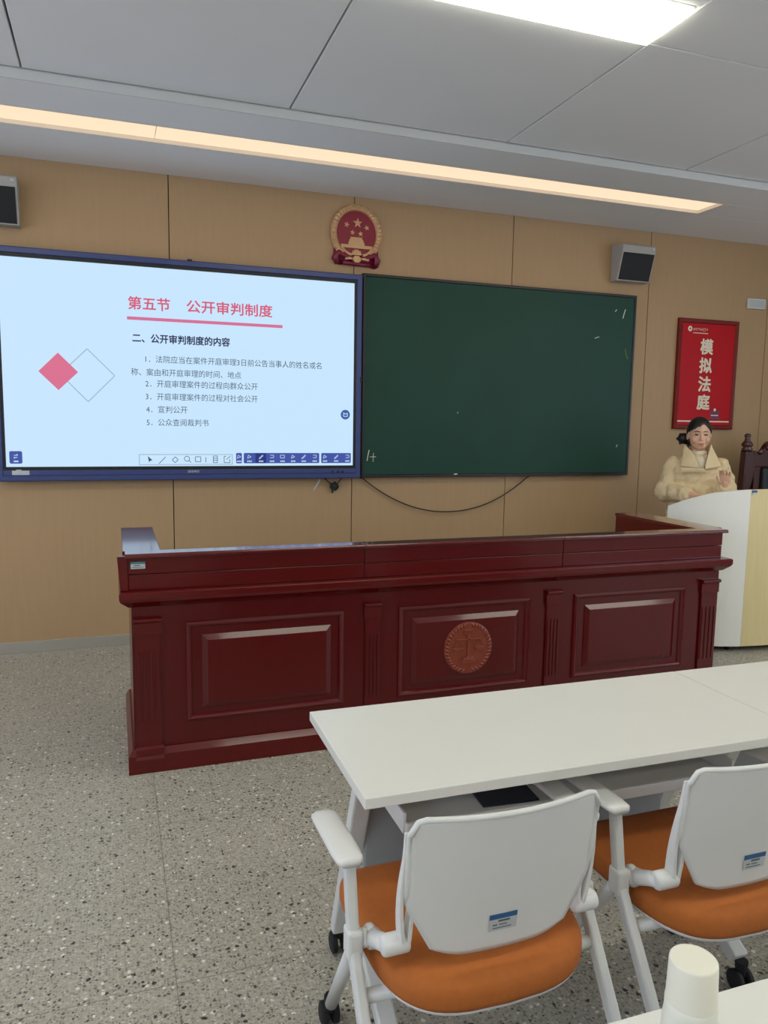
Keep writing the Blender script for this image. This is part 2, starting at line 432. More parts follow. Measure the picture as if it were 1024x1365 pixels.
t = thing('ceiling_strip_light', 'long warm lit strip recessed in the ceiling in front of the tan wall', 'ceiling light', ((X0 + RX1) / 2, (RY0 + RY1) / 2, SZ))
hx = (RX1 - X0) / 2; hy = (RY1 - RY0) / 2
bm = B(); T = 0.012
box(bm, -hx, hx, -hy, -hy + T, 0.0, 0.040); box(bm, -hx, hx, hy - T, hy, 0.0, 0.040); box(bm, hx - T, hx, -hy + T, hy - T, 0.0, 0.040)
obj('housing', bm, M_HOUS, t)
cuts = [-hx, -hx + 1.86, 0.26 - (X0 + RX1) / 2, 2.75 - (X0 + RX1) / 2, hx - T]
for a, b in zip(cuts[:-1], cuts[1:]):
    bm = B(); box(bm, a + 0.002, b - 0.002, -hy + T, hy - T, 0.022, 0.030); obj('diffuser', bm, E_STRIP, t)

# ------------------------------------------------------------------ display and chalkboard on the wall
DY = -0.075
t = thing('interactive_display', 'big lit whiteboard display showing a slide, wall mounted left of the green chalkboard', 'screen', (0.49, 0, 1.12))
OX, OZ = 0.49, 1.12
def L_(x): return x - OX
def Z_(z): return z - OZ
FX0, FX1, FZ0, FZ1 = -0.69, 1.668, 1.122, 2.545
SX0, SX1, SZ0, SZ1 = -0.638, 1.614, 1.213, 2.484
bm = B(); box(bm, L_(FX0 + 0.01), L_(FX1 - 0.01), -0.062, -0.002, Z_(FZ0 + 0.01), Z_(FZ1 - 0.01)); obj('housing', bm, M_BLACK, t)
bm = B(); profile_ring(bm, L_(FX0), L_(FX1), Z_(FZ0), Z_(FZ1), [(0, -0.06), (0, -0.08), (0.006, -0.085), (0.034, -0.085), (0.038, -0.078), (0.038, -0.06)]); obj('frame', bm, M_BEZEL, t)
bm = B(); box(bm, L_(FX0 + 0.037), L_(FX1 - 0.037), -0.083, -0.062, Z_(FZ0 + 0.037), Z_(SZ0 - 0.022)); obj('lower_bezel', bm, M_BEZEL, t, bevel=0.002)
bm = B(); frame_ring(bm, L_(SX0 - 0.018), L_(SX1 + 0.018), Z_(SZ0 - 0.022), Z_(SZ1 + 0.022), 0.0205, -0.0765, -0.062); obj('inner_border', bm, M_BLACK, t)
bm = B(); box(bm, L_(SX0), L_(SX1), DY, -0.062, Z_(SZ0), Z_(SZ1)); scr = obj('screen', bm, E_SCR, t)
YF = DY - 0.0002
def flat(bm, pts, d=0.0006): return prism(bm, [(L_(x), Z_(z)) for x, z in pts], DY, DY - d)
def sub(name, shapes, m, d=0.0006):
    bm = B()
    for s in shapes: flat(bm, s, d)
    return obj(name, bm, m, scr)
def R4(x0, x1, z0, z1): return [(x0, z0), (x1, z0), (x1, z1), (x0, z1)]
def txt(name, s, m, xl, xr, zc, h, fat=0.0): return text_mesh(name, s, m, scr, L_(xl), L_(xr), Z_(zc), h, YF, fat)
txt('slide_title', '第五节', E_TITLE, 0.105, 0.362, 2.256, 0.080, 0.0016)
txt('slide_title', '公开审判制度', E_TITLE, 0.468, 1.030, 2.257, 0.080, 0.0016)
sub('title_underline', [R4(0.096, 1.101, 2.150, 2.170)], E_BAR)
txt('slide_heading', '二、公开审判制度的内容', E_HEAD, 0.127, 0.744, 2.038, 0.056, 0.0016)
for s, xl, xr, zc in (('1．法院应当在案件开庭审理3日前公告当事人的姓名或名', 0.203, 1.376, 1.908),
                      ('称、案由和开庭审理的时间、地点', 0.113, 0.818, 1.823),
                      ('2．开庭审理案件的过程向群众公开', 0.200, 0.929, 1.751),
                      ('3．开庭审理案件的过程对社会公开', 0.200, 0.929, 1.668),
                      ('4．宣判公开', 0.201, 0.462, 1.585),
                      ('5．公众查阅裁判书', 0.203, 0.599, 1.501)):
    txt('slide_text_line', s, E_TXT, xl, xr, zc, 0.047)
def line(p, q, w):
    d = Vector((q[0] - p[0], q[1] - p[1])).normalized(); nx, nz = -d.y * w / 2, d.x * w / 2
    return [(p[0] + nx, p[1] + nz), (q[0] + nx, q[1] + nz), (q[0] - nx, q[1] - nz), (p[0] - nx, p[1] - nz)]
DO = [(-0.147, 1.955), (0.014, 1.793), (-0.149, 1.625), (-0.309, 1.793)]
sub('diamond_outline', [line(DO[i], DO[(i + 1) % 4], 0.0045) for i in range(4)], E_LINE, 0.0004)
sub('diamond', [[(-0.318, 1.924), (-0.204, 1.808), (-0.321, 1.693), (-0.433, 1.806)]], E_DIA, 0.0009)
# toolbars along the foot of the slide
def outline(x0, x1, z0, z1, w): return [R4(x0, x1, z0, z0 + w), R4(x0, x1, z1 - w, z1), R4(x0, x0 + w, z0 + w, z1 - w), R4(x1 - w, x1, z0 + w, z1 - w)]
sub('pen_toolbar', outline(0.150, 0.757, 1.222, 1.292, 0.004), E_LINE)
def icon(strokes, m=E_TXT, fill=None):
    bm = B()
    for p, q in strokes: flat(bm, line(p, q, 0.004))
    if fill: flat(bm, fill)
    return obj('toolbar_icon', bm, m, scr)
def poly(*pts): return list(zip(pts, pts[1:] + pts[:1]))
icon([], fill=[(0.205, 1.28), (0.235, 1.252), (0.221, 1.250), (0.212, 1.238)])
icon([((0.285, 1.240), (0.318, 1.275)), ((0.275, 1.230), (0.285, 1.240))])
icon(poly((0.360, 1.255), (0.380, 1.275), (0.398, 1.255), (0.378, 1.236)))
icon(poly(*[(0.455 + 0.017 * math.cos(2 * PI * k / 10), 1.262 + 0.017 * math.sin(2 * PI * k / 10)) for k in range(10)]) + [((0.467, 1.250), (0.483, 1.236))])
icon(poly((0.51, 1.275), (0.545, 1.275), (0.545, 1.242), (0.51, 1.242)))
icon([((0.578, 1.238), (0.578, 1.272))])
icon(poly((0.628, 1.235), (0.628, 1.280), (0.655, 1.280), (0.655, 1.235)) + [((0.628, 1.265), (0.655, 1.265)), ((0.628, 1.252), (0.655, 1.252))])
icon([((0.715, 1.278), (0.700, 1.278)), ((0.700, 1.278), (0.700, 1.235)), ((0.700, 1.235), (0.738, 1.235)), ((0.738, 1.235), (0.738, 1.258)), ((0.716, 1.256), (0.742, 1.280))])
def toolbar(name, x0, x1, cells):
    bm = B(); flat(bm, rrect(x0, x1, 1.230, 1.301, 0.008)); o = obj(name, bm, E_TOOL, scr)
    for i, cx in enumerate(cells):
        bm = B()
        k = i % 4
        if k == 0: segs = [((cx - .012, 1.264), (cx - .006, 1.286)), ((cx - .006, 1.286), (cx + .012, 1.274)), ((cx - .012, 1.264), (cx + .012, 1.274))]
        elif k == 1: segs = [((cx - .014, 1.262), (cx + .012, 1.288)), ((cx - .006, 1.262), (cx + .016, 1.284)), ((cx - .014, 1.262), (cx - .006, 1.262))]
        elif k == 2: segs = [((cx - .012, 1.268), (cx + .012, 1.268)), ((cx - .012, 1.286), (cx + .012, 1.286)), ((cx + .012, 1.268), (cx + .012, 1.286))]
        else: segs = [((cx - .014, 1.266), (cx + .014, 1.266)), ((cx - .014, 1.286), (cx + .014, 1.286)), ((cx - .014, 1.266), (cx - .014, 1.286)), ((cx + .014, 1.266), (cx + .014, 1.286))]
        for p, q in segs: flat(bm, line(p, q, 0.0035), 0.0012)
        for e in (-.014, -.003, .008): flat(bm, R4(cx + e, cx + e + .008, 1.239, 1.249), 0.0012)
        obj('toolbar_icon', bm, E_ICON, scr)
    return o
toolbar('page_toolbar', 0.780, 0.820, [0.800])
toolbar('page_toolbar', 0.832, 1.364, [0.870, 0.950, 1.026, 1.100, 1.175, 1.250, 1.330])
sub('selected_tool', [R4(0.912, 0.986, 1.230, 1.301)], E_TOOLD, 0.0009)
toolbar('page_toolbar', 1.378, 1.597, [1.405, 1.487, 1.570])
bm = B(); flat(bm, rrect(-0.616, -0.543, 1.233, 1.311, 0.01)); obj('corner_button', bm, E_TOOL, scr)
bm = B()
for p, q in (((-.590, 1.285), (-.570, 1.285)), ((-.590, 1.272), (-.570, 1.272)), ((-.575, 1.293), (-.568, 1.285)), ((-.584, 1.266), (-.592, 1.272))): flat(bm, line(p, q, 0.004), 0.0012)
flat(bm, R4(-.592, -.566, 1.243, 1.252), 0.0012); obj('toolbar_icon', bm, E_ICON, scr)
bm = B(); flat(bm, circ(1.553, 1.573, 0.034, 28)); obj('round_button', bm, E_BTN, scr)
bm = B()
for p, q in (((1.540, 1.560), (1.540, 1.588)), ((1.540, 1.588), (1.553, 1.575)), ((1.553, 1.575), (1.568, 1.585)), ((1.568, 1.585), (1.568, 1.560)), ((1.540, 1.560), (1.568, 1.560))): flat(bm, line(p, q, 0.005), 0.0012)
obj('toolbar_icon', bm, E_ICON, scr)
# bezel fittings
text_mesh('bezel_logo', 'seewo', M_STICKER, t, L_(0.459), L_(0.533), Z_(1.178), 0.017, -0.0832)
bm = B(); box(bm, L_(-.604), L_(-.505), -0.0838, -0.083, Z_(1.163), Z_(1.190)); obj('bezel_sticker', bm, M_STICKER, t)
bm = B(); box(bm, L_(-.58), L_(-.55), -0.084, -0.083, Z_(1.186), Z_(1.196)); obj('bezel_sticker', bm, M_STICKER, t)
for x in (1.46, 1.50, 1.535):
    bm = B(); lathe(bm, [(0.008, -0.0855), (0.009, -0.083)], 12, (L_(x), 0, Z_(1.168)), 'y'); obj('button', bm, M_BLACK, t)
bm = B(); box(bm, L_(0.475), L_(0.505), -0.088, -0.07, Z_(2.541), Z_(2.553)); obj('camera_bump', bm, M_BLACK, t)
bm = B(); box(bm, L_(1.656), L_(1.670), -0.089, -0.08, Z_(1.80), Z_(1.84)); obj('side_knob', bm, M_BLACK, t, bevel=0.003)

t = thing('chalkboard', 'dark green chalkboard with black frame, wall mounted right of the lit display', 'chalkboard', (2.84, 0, 1.12))
BX0, BX1, BZ0, BZ1 = 1.682, 4.0, 1.122, 2.565
def LB(x): return x - 2.84
bm = B(); box(bm, LB(BX0 + .01), LB(BX1 - .015), -0.047, -0.002, Z_(BZ0 + .015), Z_(BZ1 - .015)); brd = obj('writing_surface', bm, M_BOARD, t)
bm = B(); profile_ring(bm, LB(BX0), LB(BX1), Z_(BZ0), Z_(BZ1), [(0, -0.002), (0, -0.05), (0.004, -0.055), (0.018, -0.055), (0.022, -0.046), (0.022, -0.002)]); obj('frame', bm, M_BOARDFRAME, t)
bm = B(); box(bm, LB(BX0 + .01), LB(BX1 - .02), -0.066, -0.05, Z_(BZ0 + .002), Z_(BZ0 + .014)); obj('chalk_ledge', bm, M_BOARDFRAME, t, bevel=.003)
def chalk(pts, w):
    bm = B()
    for p, q in zip(pts[:-1], pts[1:]): prism(bm, [(LB(x), Z_(z)) for x, z in line(p, q, w)], -0.047, -0.0476)
    return obj('chalk_mark', bm, M_CHALK, brd)
chalk([(1.744, 1.322), (1.736, 1.285), (1.729, 1.243)], 0.006)
chalk([(1.750, 1.271), (1.772, 1.273), (1.797, 1.272)], 0.004)
chalk([(1.777, 1.300), (1.775, 1.236)], 0.004)
chalk([(3.897, 2.452), (3.884, 2.410), (3.877, 2.380)], 0.007)
chalk([(3.62, 2.211), (3.645, 2.221), (3.662, 2.223)], 0.005)
chalk([(3.80, 2.43), (3.815, 2.445)], 0.006)
chalk([(2.44, 1.60), (2.446, 1.607)], 0.006)
chalk([(3.875, 1.35), (3.885, 1.37)], 0.005)
M_GCHALK = mat('green chalk', (84, 122, 60), 0.9, noise=0.1)
g = chalk([(3.915, 2.142), (3.925, 2.09), (3.945, 2.062)], 0.009); g.data.materials[0] = M_GCHALK
bm = B(); tube(bm, [(0, 0, 0), (0.028, 0.006, 0.002)], 0.005, 8)
o = obj('chalk', bm, M_CHALK, None, smooth=True); o.location = (2.42, -0.060, 1.14); tag(o, 'short stub of white chalk on the ledge under the green chalkboard', 'chalk')

# cables under the board
pts = []
for k in range(25):
    u = k / 24; x = 1.70 + u * 1.37; z = 0.853 + 0.26 * abs(2 * (u - 0.505)) ** 2.1
    pts.append((x, -0.022 - 0.012 * math.sin(PI * u), z))
pts = [(1.685, -0.03, 1.116)] + pts + [(3.085, -0.03, 1.118)]
bm = B(); tube(bm, pts, 0.0045, 8); o = obj('cable', bm, M_BLACK, None, smooth=True); tag(o, 'black cable sagging below the green chalkboard along the tan wall', 'cable')
t = thing('cable_bundle', 'small knot of black cable hanging below the right end of the display', 'cable', (1.49, -0.03, 1.055))
bm = B()
for i in range(4):
    a0 = random.random() * 6
    tube(bm, [(0.028 * math.cos(a0 + 2 * PI * k / 14) * (1 - .12 * i), 0.01 * math.sin(3 * a0 + k), 0.022 * math.sin(a0 + 2 * PI * k / 14) + .004 * i) for k in range(15)], 0.006, 7)
ell(bm, (0, 0, 0), (0.026, 0.013, 0.022)); obj('coil', bm, M_BLACK, t, smooth=True)
bm = B(); tube(bm, [(-0.012, 0, -0.015), (-0.018, 0, -0.045)], [0.008, 0.006], 8); obj('plug', bm, M_BLACK, t, smooth=True)
bm = B(); tube(bm, [(0.01, 0, 0.01), (0.035, 0, 0.04), (0.06, 0, 0.075)], 0.004, 7); tube(bm, [(-0.01, 0, 0.012), (-0.05, 0, 0.04), (-0.085, 0, 0.075)], 0.004, 7); obj('lead', bm, M_BLACK, t, smooth=True)
bm = B(); tube(bm, [(1.335, -0.035, 1.03), (1.352, -0.035, 1.06), (1.385, -0.035, 1.12)], 0.005, 8); o = obj('stylus', bm, M_STICKER, None, smooth=True); tag(o, 'thin pale stylus hanging below the lower edge of the display', 'stylus')

# ------------------------------------------------------------------ national emblem above the board
t = thing('wall_emblem', 'round gold and red national emblem with five stars on the tan wall above the display', 'emblem', (1.640, 0, 2.822))
bm = B(); lathe(bm, [(0.15, -0.002), (0.15, -0.014)], 40, (0, 0, 0.02), 'y', 1.04); obj('disc', bm, M_EMRED, t)
bm = B()
N = 64; prof = [(0.143, -0.012), (0.148, -0.026), (0.162, -0.034), (0.178, -0.030), (0.187, -0.018), (0.188, -0.002), (0.143, -0.002)]
A0, A1 = -PI / 2 + 0.62, 1.5 * PI - 0.62
rings = []
for k in range(N + 1):
    a = A0 + (A1 - A0) * k / N; wob = 1 + (0.010 if k % 2 else 0)
    rings.append([bm.verts.new((r * wob * math.cos(a), y * (1.15 if k % 2 else 1), r * wob * 1.06 * math.sin(a) + 0.012)) for r, y in prof])
for k in range(N):
    for j in range(len(prof)):
        l = (j + 1) % len(prof); bm.faces.new((rings[k][j], rings[k][l], rings[k + 1][l], rings[k + 1][j]))
bm.faces.new(rings[0][::-1]); bm.faces.new(rings[-1])
obj('wheat_wreath', bm, M_GOLD, t)
for x, z, r, a in ((0.008, 0.085, 0.036, 0), (-0.072, 0.068, 0.021, .3), (0.075, 0.058, 0.021, -.3), (-0.030, 0.018, 0.020, .15), (0.030, 0.014, 0.021, -.15)):
    bm = B(); prism(bm, star(x, z, r, a), -0.013, -0.019); obj('star', bm, M_GOLD, t)
bm = B()
for x0, x1, z0, z1, y in ((-.115, .115, -.088, -.066, -.024), (-.062, .060, -.066, -.044, -.022), (-.055, .052, -.044, -.026, -.021), (-.044, .042, -.026, -.020, -.020), (-.050, .048, -.020, -.012, -.020)):
    prism(bm, [(x0, z0), (x1, z0), (x1 - .004, z1), (x0 + .004, z1)], -0.012, y)
prism(bm, [(-.05, -.020), (-.04, -.004), (-.045, -.02)], -.012, -.02); prism(bm, [(.048, -.020), (.042, -.004), (.04, -.02)], -.012, -.02)
obj('gate_tower', bm, M_GOLD, t)
bm = B()
prism(bm, [(-.16, -.075), (.16, -.078), (.165, -.13), (.178, -.165), (.165, -.205), (.135, -.218), (.09, -.205), (0, -.200), (-.08, -.196), (-.12, -.206), (-.15, -.196), (-.178, -.165), (-.165, -.12)], -0.002, -0.013)
for s in (-1, 1):
    tube(bm, [(s * .02, -.02, -.160), (s * .08, -.024, -.150), (s * .13, -.022, -.125), (s * .155, -.02, -.16), (s * .14, -.02, -.20)], [.014, .02, .022, .024, .018], 10, 1.0)
tube(bm, [(-.10, -.02, -.19), (0, -.022, -.196), (.10, -.02, -.196)], [.016, .014, .016], 10)
obj('ribbon', bm, M_EMRIB, t, smooth=True)
bm = B()
prism(bm, [(r * math.cos(a), -.135 + r * math.sin(a)) for a, r in [(PI * k / 12, .042 if k % 2 else .034) for k in range(13)]], -0.013, -0.026)
prism(bm, [(.034 * math.cos(2 * PI * k / 16) * (1 if k % 2 else .82), -.165 + .026 * math.sin(2 * PI * k / 16) * (1 if k % 2 else .82)) for k in range(16)], -0.013, -0.038)
obj('gear', bm, M_GOLD, t)
for s in (-1, 1):
    bm = B()
    for k in range(5):
        u0, u1 = k / 5, (k + 1) / 5
        f = lambda u: (s * (.042 + .075 * u), -.137 + .056 * u * u + .006 * u)
        p, q = f(u0), f(u1)
        prism(bm, [(p[0], p[1] - .008), (q[0], q[1] - .009), (q[0], q[1] + .009), (p[0], p[1] + .008)], -0.013, -0.040 + .012 * u0)
    prism(bm, [(s * .034, -.158), (s * .085, -.148), (s * .088, -.172), (s * .034, -.168)], -0.013, -0.040)
    obj('ribbon_band', bm, M_GOLD, t)

# ------------------------------------------------------------------ wall speakers, poster, plate
def speaker(x, label):
    t = thing('wall_speaker', label, 'speaker', (x, 0, 2.665), 0, 'wall speakers')
    w = 0.155
    bm = B(); prism(bm, [(-0.001, 0.0), (-0.086, 0.0), (-0.145, 0.205), (-0.150, 0.262), (-0.135, 0.272), (-0.001, 0.28)], -w, w, 'x'); obj('cabinet', bm, M_SPK, t, bevel=.004)
    bm = B(); g = 0.012
    v = [(-w + g, 0.008), (w - g, 0.008), (w - g, 0.205), (-w + g, 0.205)]
    vv = [bm.verts.new((x_, -0.0875 - 0.059 * z_ / 0.205 - 0.004, z_)) for x_, z_ in v]; v2 = [bm.verts.new((x_, -0.0875 - 0.059 * z_ / 0.205 + 0.006, z_)) for x_, z_ in v]
    bm.faces.new(vv); bm.faces.new(v2[::-1])
    for i in range(4): bm.faces.new((vv[i], vv[(i + 1) % 4], v2[(i + 1) % 4], v2[i]))
    obj('grille', bm, M_GRILLE, t)
    bm = B(); box(bm, w - .035, w - .015, -0.1525, -0.148, 0.232, 0.252); obj('badge', bm, M_STICKER, t)
speaker(3.925, 'grey speaker with black grille on the tan wall above the chalkboard right end')
speaker(-0.66, 'grey speaker with black grille at the left edge of the photo above the display')

t = thing('poster', 'red framed vertical wall poster with cream characters behind the woman', 'poster', (4.777, 0, 1.50))
def LP(x): return x - 4.777
bm = B(); profile_ring(bm, LP(4.455), LP(5.085), 0.006, 0.925, [(0, -0.002), (0, -0.026), (0.008, -0.032), (0.030, -0.030), (0.036, -0.022), (0.036, -0.002)]); obj('frame', bm, M_REDFRAME, t)
bm = B(); box(bm, LP(4.480), LP(5.060), -0.020, -0.002, 0.03, 0.90); sheet = obj('sheet', bm, M_RED, t)
for s, z in zip('模拟法庭', (0.700, 0.544, 0.388, 0.236)):
    text_mesh('poster_character', s, M_CREAM, sheet, LP(4.694), LP(4.821), z, 0.124, -0.0202, 0.0042)
bm = B(); prism(bm, circ(LP(4.572), 0.842, 0.023, 24, 0.95), -0.02, -0.0208); obj('poster_crest', bm, M_CREAM, sheet)
bm = B(); prism(bm, star(LP(4.572), 0.842, 0.013), -0.0208, -0.0212); obj('crest_mark', bm, M_RED, sheet)
bm = B(); random.seed(3)
for k in range(8):
    x = LP(4.606) + k * 0.0195
    for j in range(3):
        prism(bm, line((x + random.uniform(0, .006), 0.826 + random.uniform(0, .02)), (x + random.uniform(.006, .013), 0.826 + random.uniform(.004, .026)), .0032), -0.02, -0.0206)
    prism(bm, line((x, 0.842 + random.uniform(-.006, .006)), (x + .013, 0.843 + random.uniform(-.006, .006)), .003), -0.02, -0.0206)
prism(bm, R4(LP(4.604), LP(4.760), 0.806, 0.812), -0.02, -0.0206)
obj('poster_small_lettering', bm, M_CREAM, sheet)
bm = B(); prism(bm, R4(LP(4.497), LP(5.045), 0.066, 0.078), -0.02, -0.0206); obj('poster_line', bm, M_CREAM, sheet)
bm = B()
for k in range(5):
    a = PI / 2 + k * 2 * PI / 5
    prism(bm, circ(LP(4.885) + .030 * math.cos(a), 0.135 + .026 * math.sin(a), 0.022, 12), -0.02, -0.0204 - .0001 * k)
prism(bm, line((LP(4.83), .10), (LP(4.95), .10), .012), -.02, -.0205)
obj('poster_figure', bm, M_PURPLE, sheet)
bm = B(); prism(bm, circ(LP(4.885), 0.172, 0.013, 14), -0.0206, -0.0212); prism(bm, line((LP(4.845), .125), (LP(4.925), .125), .008), -.0206, -.0211); obj('poster_figure_light', bm, M_CREAM, sheet)

t = thing('wall_plate', 'small blank white plate on the tan wall to the right of the red poster', 'wall plate', (5.265, 0, 2.545))
bm = B(); box(bm, -0.095, 0.095, -0.024, -0.001, 0.0, 0.085); obj('cover', bm, M_WHITEPL, t, bevel=.004)
bm = B(); box(bm, -0.085, 0.085, -0.0265, -0.023, 0.010, 0.075); obj('face_plate', bm, M_STICKER, t, bevel=.002)

# ------------------------------------------------------------------ the judges' bench
BY = -1.985
bench = thing('judge_bench', 'long dark red lacquered wooden court bench with panelled front and low side wings', 'bench', (1.60, BY, 0))
def LX(x): return x - 1.60
# local y = 0 is the front face of the carcass
BL, BR = 0.050, 3.172
bm = B()
box(bm, LX(BL), LX(BR), 0.0, 0.06, 0.0, 0.80)
box(bm, LX(BL), LX(BL + .10), 0.06, 0.78, 0.0, 0.80); box(bm, LX(BR - .10), LX(BR), 0.06, 0.78, 0.0, 0.80)
obj('carcass', bm, M_WOODV, bench)
bm = B(); box(bm, LX(BL + .10), LX(BR - .10), 0.06, 0.62, 0.70, 0.735); obj('desk_surface', bm, M_WOOD, bench, bevel=.003)
# plinth with bevelled top edge
def around(bm, prof, x0, x1, yf, yb):
    """moulding that runs along the left side, the front and the right side; prof = [(out, z)] closed"""
    rings = []
    for path in ((x0, yb, -1, 0), (x0, yf, -1, -1), (x1, yf, 1, -1), (x1, yb, 1, 0)):
        rings.append([bm.verts.new((path[0] + path[2] * o, path[1] + path[3] * o, z)) for o, z in prof])
    n = len(prof)
    for a in range(3):
        for i in range(n):
            j = (i + 1) % n
            bm.faces.new((rings[a][i], rings[a][j], rings[a + 1][j], rings[a + 1][i]))
    bm.faces.new(rings[0]); bm.faces.new(rings[-1][::-1])
    return bm
bm = B(); around(bm, [(0, 0.0), (0.026, 0.0), (0.026, 0.080), (0.008, 0.106), (0, 0.106)], LX(BL), LX(BR), 0.0, 0.78); obj('plinth', bm, M_WOOD, bench)
bm = B(); around(bm, [(0, 0.735), (0.012, 0.735), (0.042, 0.762), (0.048, 0.775), (0.048, 0.798), (0.042, 0.803), (0, 0.803)], LX(BL), LX(BR), 0.0, 0.78); obj('ledge_moulding', bm, M_WOOD, bench)
segs = [BL - .01, 1.085, 2.156, BR + .012]
for i in range(3):
    a, b = segs[i], segs[i + 1]
    bm = B()
    box(bm, LX(a + .0015), LX(b - .0015), 0.004, 0.066, 0.803, 0.871)
    box(bm, LX(a + .0015), LX(b - .0015), 0.001, 0.066, 0.874, 0.944)
    obj('parapet', bm, M_WOOD, bench, bevel=.0025)
    bm = B(); prism(bm, [(-.016, .944), (.074, .944), (.074, .962), (-.010, .962), (-.017, .955)], LX(a + .001 - (.012 if i == 0 else 0)), LX(b - .001 + (.022 if i == 2 else 0)), 'x'); obj('top_cap', bm, M_WOODTOP, bench, bevel=.002)
# side wings above the ledge
for nm, xa, xb, xi in (('left', BL - .018, BL + .012, 0.178), ('right', BR - .012, BR + .020, 3.06)):
    bm = B(); box(bm, LX(min(xa, xb)), LX(max(xa, xb)), 0.066, 0.80, 0.803, 0.944); obj('wing_panel', bm, M_WOOD, bench, bevel=.002)
    lo, hi = (xa - .012, xi) if nm == 'left' else (xi, xb + .045)
    bm = B(); box(bm, LX(lo), LX(hi), 0.070, 0.81, 0.944, 0.962); obj('wing_top', bm, M_WOODTOP, bench, bevel=.003)
    bm = B()
    if nm == 'right': box(bm, LX(3.062), LX(3.084), 0.068, 0.80, 0.735, 0.944)
    else: box(bm, LX(0.150), LX(0.172), 0.068, 0.80, 0.735, 0.944)
    obj('wing_lining', bm, M_WOOD, bench)
# flared end board at the left front corner
bm = B(); prism(bm, [(LX(BL - .052), .951), (LX(BL - .010), .951), (LX(BL - .010), .803), (LX(BL - .042), .803)], -0.001, 0.03); obj('end_board', bm, M_WOOD, bench, bevel=.002)
# front panels: outer moulding ring, raised inner field
def front_panel(x0, x1, z0, z1):
    bm = B(); profile_ring(bm, LX(x0), LX(x1), z0, z1, [(0, 0.0), (0.002, -0.010), (0.012, -0.016), (0.020, -0.012), (0.026, -0.003), (0.026, 0.0)])
    p = obj('door_panel', bm, M_WOOD, bench)
    bm = B(); i0, i1, j0, j1 = LX(x0 + .068), LX(x1 - .062), z0 + .052, z1 - .062
    prof = [(0, 0.0), (0.0, -0.003), (0.024, -0.0155)]
    rings = [[bm.verts.new((x, y, z)) for x, z in ((i0 + k, j0 + k), (i1 - k, j0 + k), (i1 - k, j1 - k), (i0 + k, j1 - k))] for k, y in prof]
    for a in range(2):
        for i in range(4):
            j = (i + 1) % 4; bm.faces.new((rings[a][i], rings[a][j], rings[a + 1][j], rings[a + 1][i]))
    bm.faces.new(rings[-1]); bm.faces.new(rings[0][::-1])
    obj('raised_field', bm, M_WOODV, p)
    return p
PZ0, PZ1 = 0.208, 0.655
front_panel(0.272, 0.986, PZ0, PZ1); mid = front_panel(1.258, 1.970, PZ0, PZ1); front_panel(2.230, 2.940, PZ0, PZ1)
def pilaster(x0, x1):
    bm = B(); box(bm, LX(x0 + .006), LX(x1 - .006), -0.012, 0.0, 0.106, 0.62); p = obj('pilaster', bm, M_WOODV, bench, bevel=.002)
    bm = B(); w = (x1 - x0 - .012); nf = 4
    for k in range(nf):
        xx = x0 + .006 + w * (k + .5) / nf
        box(bm, LX(xx - w * .06), LX(xx + w * .06), -0.0165, -0.010, 0.235, 0.535)
    obj('fluting', bm, M_WOODV, p, bevel=.002)
    bm = B(); prism(bm, [(0, .612), (-.016, .612), (-.016, .664), (-.030, .672), (-.030, .682), (-.022, .688), (0, .688)], LX(x0), LX(x1), 'x'); obj('capital', bm, M_WOOD, p, bevel=.0015)
    bm = B(); prism(bm, [(0, .052), (-.030, .052), (-.034, .060), (-.034, .066), (-.026, .078), (-.026, .108), (-.014, .118), (0, .118)], LX(x0), LX(x1), 'x'); obj('base', bm, M_WOOD, p, bevel=.0015)
pilaster(0.056, 0.172); pilaster(1.083, 1.168); pilaster(2.060, 2.150); pilaster(3.045, 3.166)
# carved medallion in the middle
mx, mz = LX(1.622), 0.427
bm = B(); prism(bm, circ(mx, mz, 0.130, 48), -0.010, -0.024); med = obj('medallion', bm, M_CARVE, mid, bevel=.004)
for sd in (-1, 1):
    bm = B()
    for k in range(18):
        a = -PI / 2 + sd * (.25 + 2.70 * k / 17); c, sn = math.cos(a), math.sin(a)
        ell(bm, (mx + .116 * c, -.024, mz + .116 * sn), (.013, .007, .007), 8, 6, Matrix.Rotation(-(a + .6 * sd), 3, 'Y'))
    obj('wheat_carving', bm, M_CARVE, med, smooth=True)
bm = B()
box(bm, mx - .008, mx + .008, -.030, -.020, mz - .055, mz + .070)
box(bm, mx - .070, mx + .070, -.030, -.020, mz + .040, mz + .048)
for s in (-1, 1):
    prism(bm, [(mx + s * .058 - .030, mz + .005), (mx + s * .058 + .030, mz + .005), (mx + s * .058 + .016, mz - .010), (mx + s * .058 - .016, mz - .010)], -.022, -.032)
    beam(bm, (mx + s * .058, -.027, mz + .044), (mx + s * .058 - .028, -.027, mz + .006), .003, .003); beam(bm, (mx + s * .058, -.027, mz + .044), (mx + s * .058 + .028, -.027, mz + .006), .003, .003)
prism(bm, [(mx + r * math.cos(a), mz - .078 + r * math.sin(a)) for a, r in [(PI * k / 12, .042 if k % 2 else .035) for k in range(13)]], -.020, -.031)
box(bm, mx - .028, mx + .028, -.032, -.020, mz - .060, mz - .052)
box(bm, mx - .026, mx + .026, -.031, -.020, mz + .086, mz + .094); box(bm, mx - .032, mx - .014, -.031, -.020, mz + .070, mz + .076); box(bm, mx + .014, mx + .032, -.031, -.020, mz + .074, mz + .080)
obj('scale_carving', bm, M_CARVE, med, bevel=.0015)
